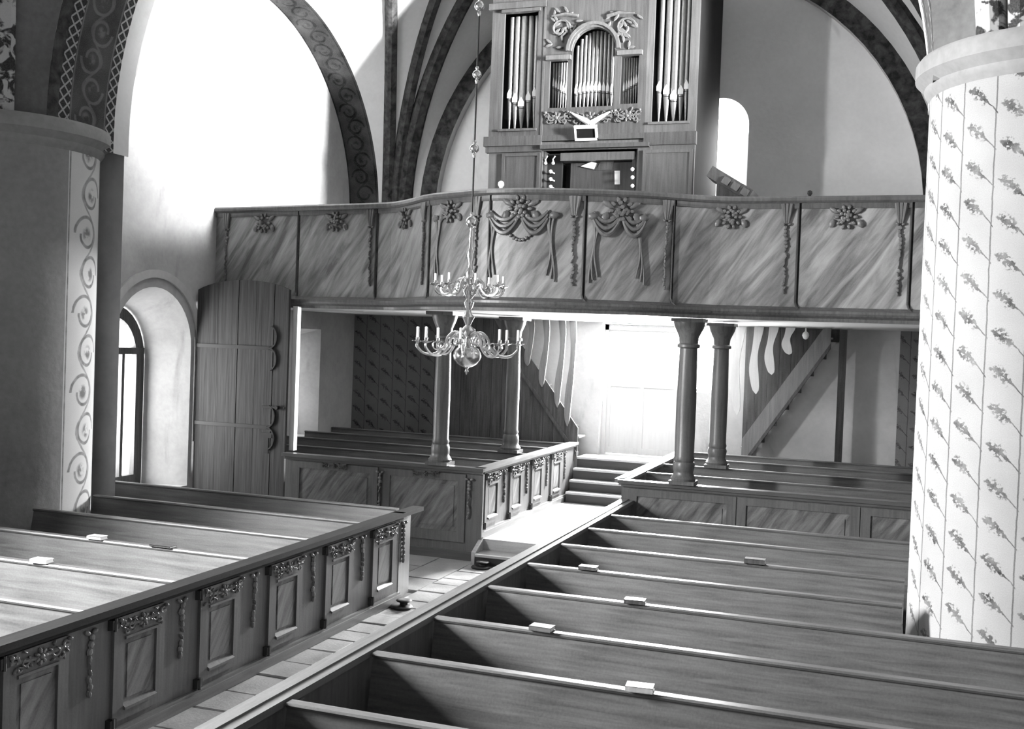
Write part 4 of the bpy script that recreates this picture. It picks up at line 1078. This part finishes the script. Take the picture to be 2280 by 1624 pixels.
def arm(an, R, z, s, kind):
    u = Vector((cos(an), sin(an), 0)); G = F((CX, CY, z), u, ZU, u.cross(ZU))
    pts = []
    ctrl = [(.04, .1), (.14, .15), (.22, .09), (.26, -.02), (.36, -.1), (.48, -.1), (.56, -.03), (.56, .02)]
    for i in range(len(ctrl) - 1):
        for k in range(4): q = cat([Vector(c) for c in ctrl], i, k / 4); pts.append(G.p(q.x * R / .56, q.y * s))
    pts.append(G.p(R, .02 * s))
    m = MB(); m.tube(pts, .016, 6)
    sp = [G.p(R * (.3 + .12 * cos(q * .55) * (1 - q * .05)), s * (.04 + .07 * sin(q * .55) * (1 - q * .05))) for q in range(12)]
    m.tube(sp, [.012 - .0006 * q for q in range(12)], 6)
    sp = [G.p(R * (.62 + .1 * cos(pi + q * .55) * (1 - q * .05)), s * (.0 + .06 * sin(pi + q * .55) * (1 - q * .05))) for q in range(12)]
    m.tube(sp, [.011 - .0006 * q for q in range(12)], 6)
    a = m.build('arm', MT['brass'], ch, smooth=True)
    c = G.p(R, 0)
    m = MB(); m.lathe([(.01, .01), (.03, .02), (.062, .035), (.064, .04), (.03, .035), (.018, .05), (.022, .075), (.01, .078)], (c.x, c.y, c.z), 12); m.build('drip_pan', MT['brass'], a, smooth=True)
    if kind:
        m = MB(); m.lathe([(.016, .07), (.016, .07 + kind), (.004, .075 + kind)], (c.x, c.y, c.z), 8); m.build('candle', MT['wax'], a, smooth=True)
for k in range(8): arm(2 * pi * k / 8 + .25, .56, zz(772), 1.0, .12)
for k in range(8): arm(2 * pi * k / 8 + .55, .38, zz(645), .7, .08)

# ================================================================== SMALL THINGS
def book(px, py, rowy, label, zt, w=.17, dpt=.11, t=.035, mats=('dark_z', 'ivory'), rot=0.0):
    c = atz(px, py, zt + .02); x = c.x; y = rowy + .0
    root = thing('hymn_book', label, 'book', (x, y, zt), 'hymn books on the pews')
    G = F((x, y, zt + .001), Vector((cos(rot), sin(rot), 0)), Vector((-sin(rot), cos(rot), 0)), ZU)
    m = MB(); m.obox(G, -w / 2, w / 2, -dpt / 2, dpt / 2, 0, .004); m.obox(G, -w / 2, w / 2, -dpt / 2, dpt / 2, t - .004, t); m.obox(G, -w / 2, w / 2, -dpt / 2, -dpt / 2 + .004, 0, t); m.build('cover', MT[mats[0]], root)
    m = MB(); m.obox(G, -w / 2 + .005, w / 2 - .005, -dpt / 2 + .004, dpt / 2 - .005, .004, t - .004); m.build('pages', MT[mats[1]], root)
book(1312, 1263, R1Y[5], 'small dark book on the fourth pew rail from the back of the right front block', .86)
book(1410, 1342, R1Y[4], 'dark book in the middle of a right front pew rail lit by the door', .86, rot=.08)
book(1212, 1394, R1Y[3], 'grey book on the pew rail nearest the aisle corner, right front block', .86, mats=('pew_x', 'ivory'), rot=-.06)
book(1422, 1535, R1Y[2], 'pale book on the nearest visible pew rail of the right front block', .86, mats=('splat_l', 'ivory'), rot=.1)
book(1680, 1253, R1Y[6], 'thick dark book far along a pew rail near the sprig-painted pillar', .86, .2, t=.05)
book(253, 1188, L1Y[4], 'pale book on the left pew rail in front of the scroll-painted pillar', .84, mats=('splat_l', 'ivory'))
book(385, 1208, L1Y[4], 'thin dark book lying flat on a left pew rail', .84, .24, t=.02)
book(138, 1237, L1Y[3], 'pale book at the far left on a left pew rail', .84, mats=('splat_l', 'ivory'), rot=.1)
def fitting(px, py, label):
    c = atz(px, py, FLOOR); root = thing('floor_fitting', label, 'floor fitting', (c.x, c.y, FLOOR + .007))
    m = MB(); m.lathe([(.13, .0), (.135, .012), (.12, .026), (.08, .03)], (c.x, c.y, FLOOR + .007), 18); m.build('base_plate', MT['metal_dark'], root, smooth=True)
    m = MB(); m.lathe([(.05, .028), (.045, .05), (.085, .066), (.095, .078), (.085, .086), (.04, .09)], (c.x + .02, c.y + .03, FLOOR + .007), 18); m.build('raised_dish', MT['metal_dark'], root, smooth=True)
fitting(893, 1354, 'low dark two-tier metal fitting on the aisle floor beside the left pew front')
fitting(1070, 1266, 'low dark metal fitting on the floor at the foot of the lowest step')
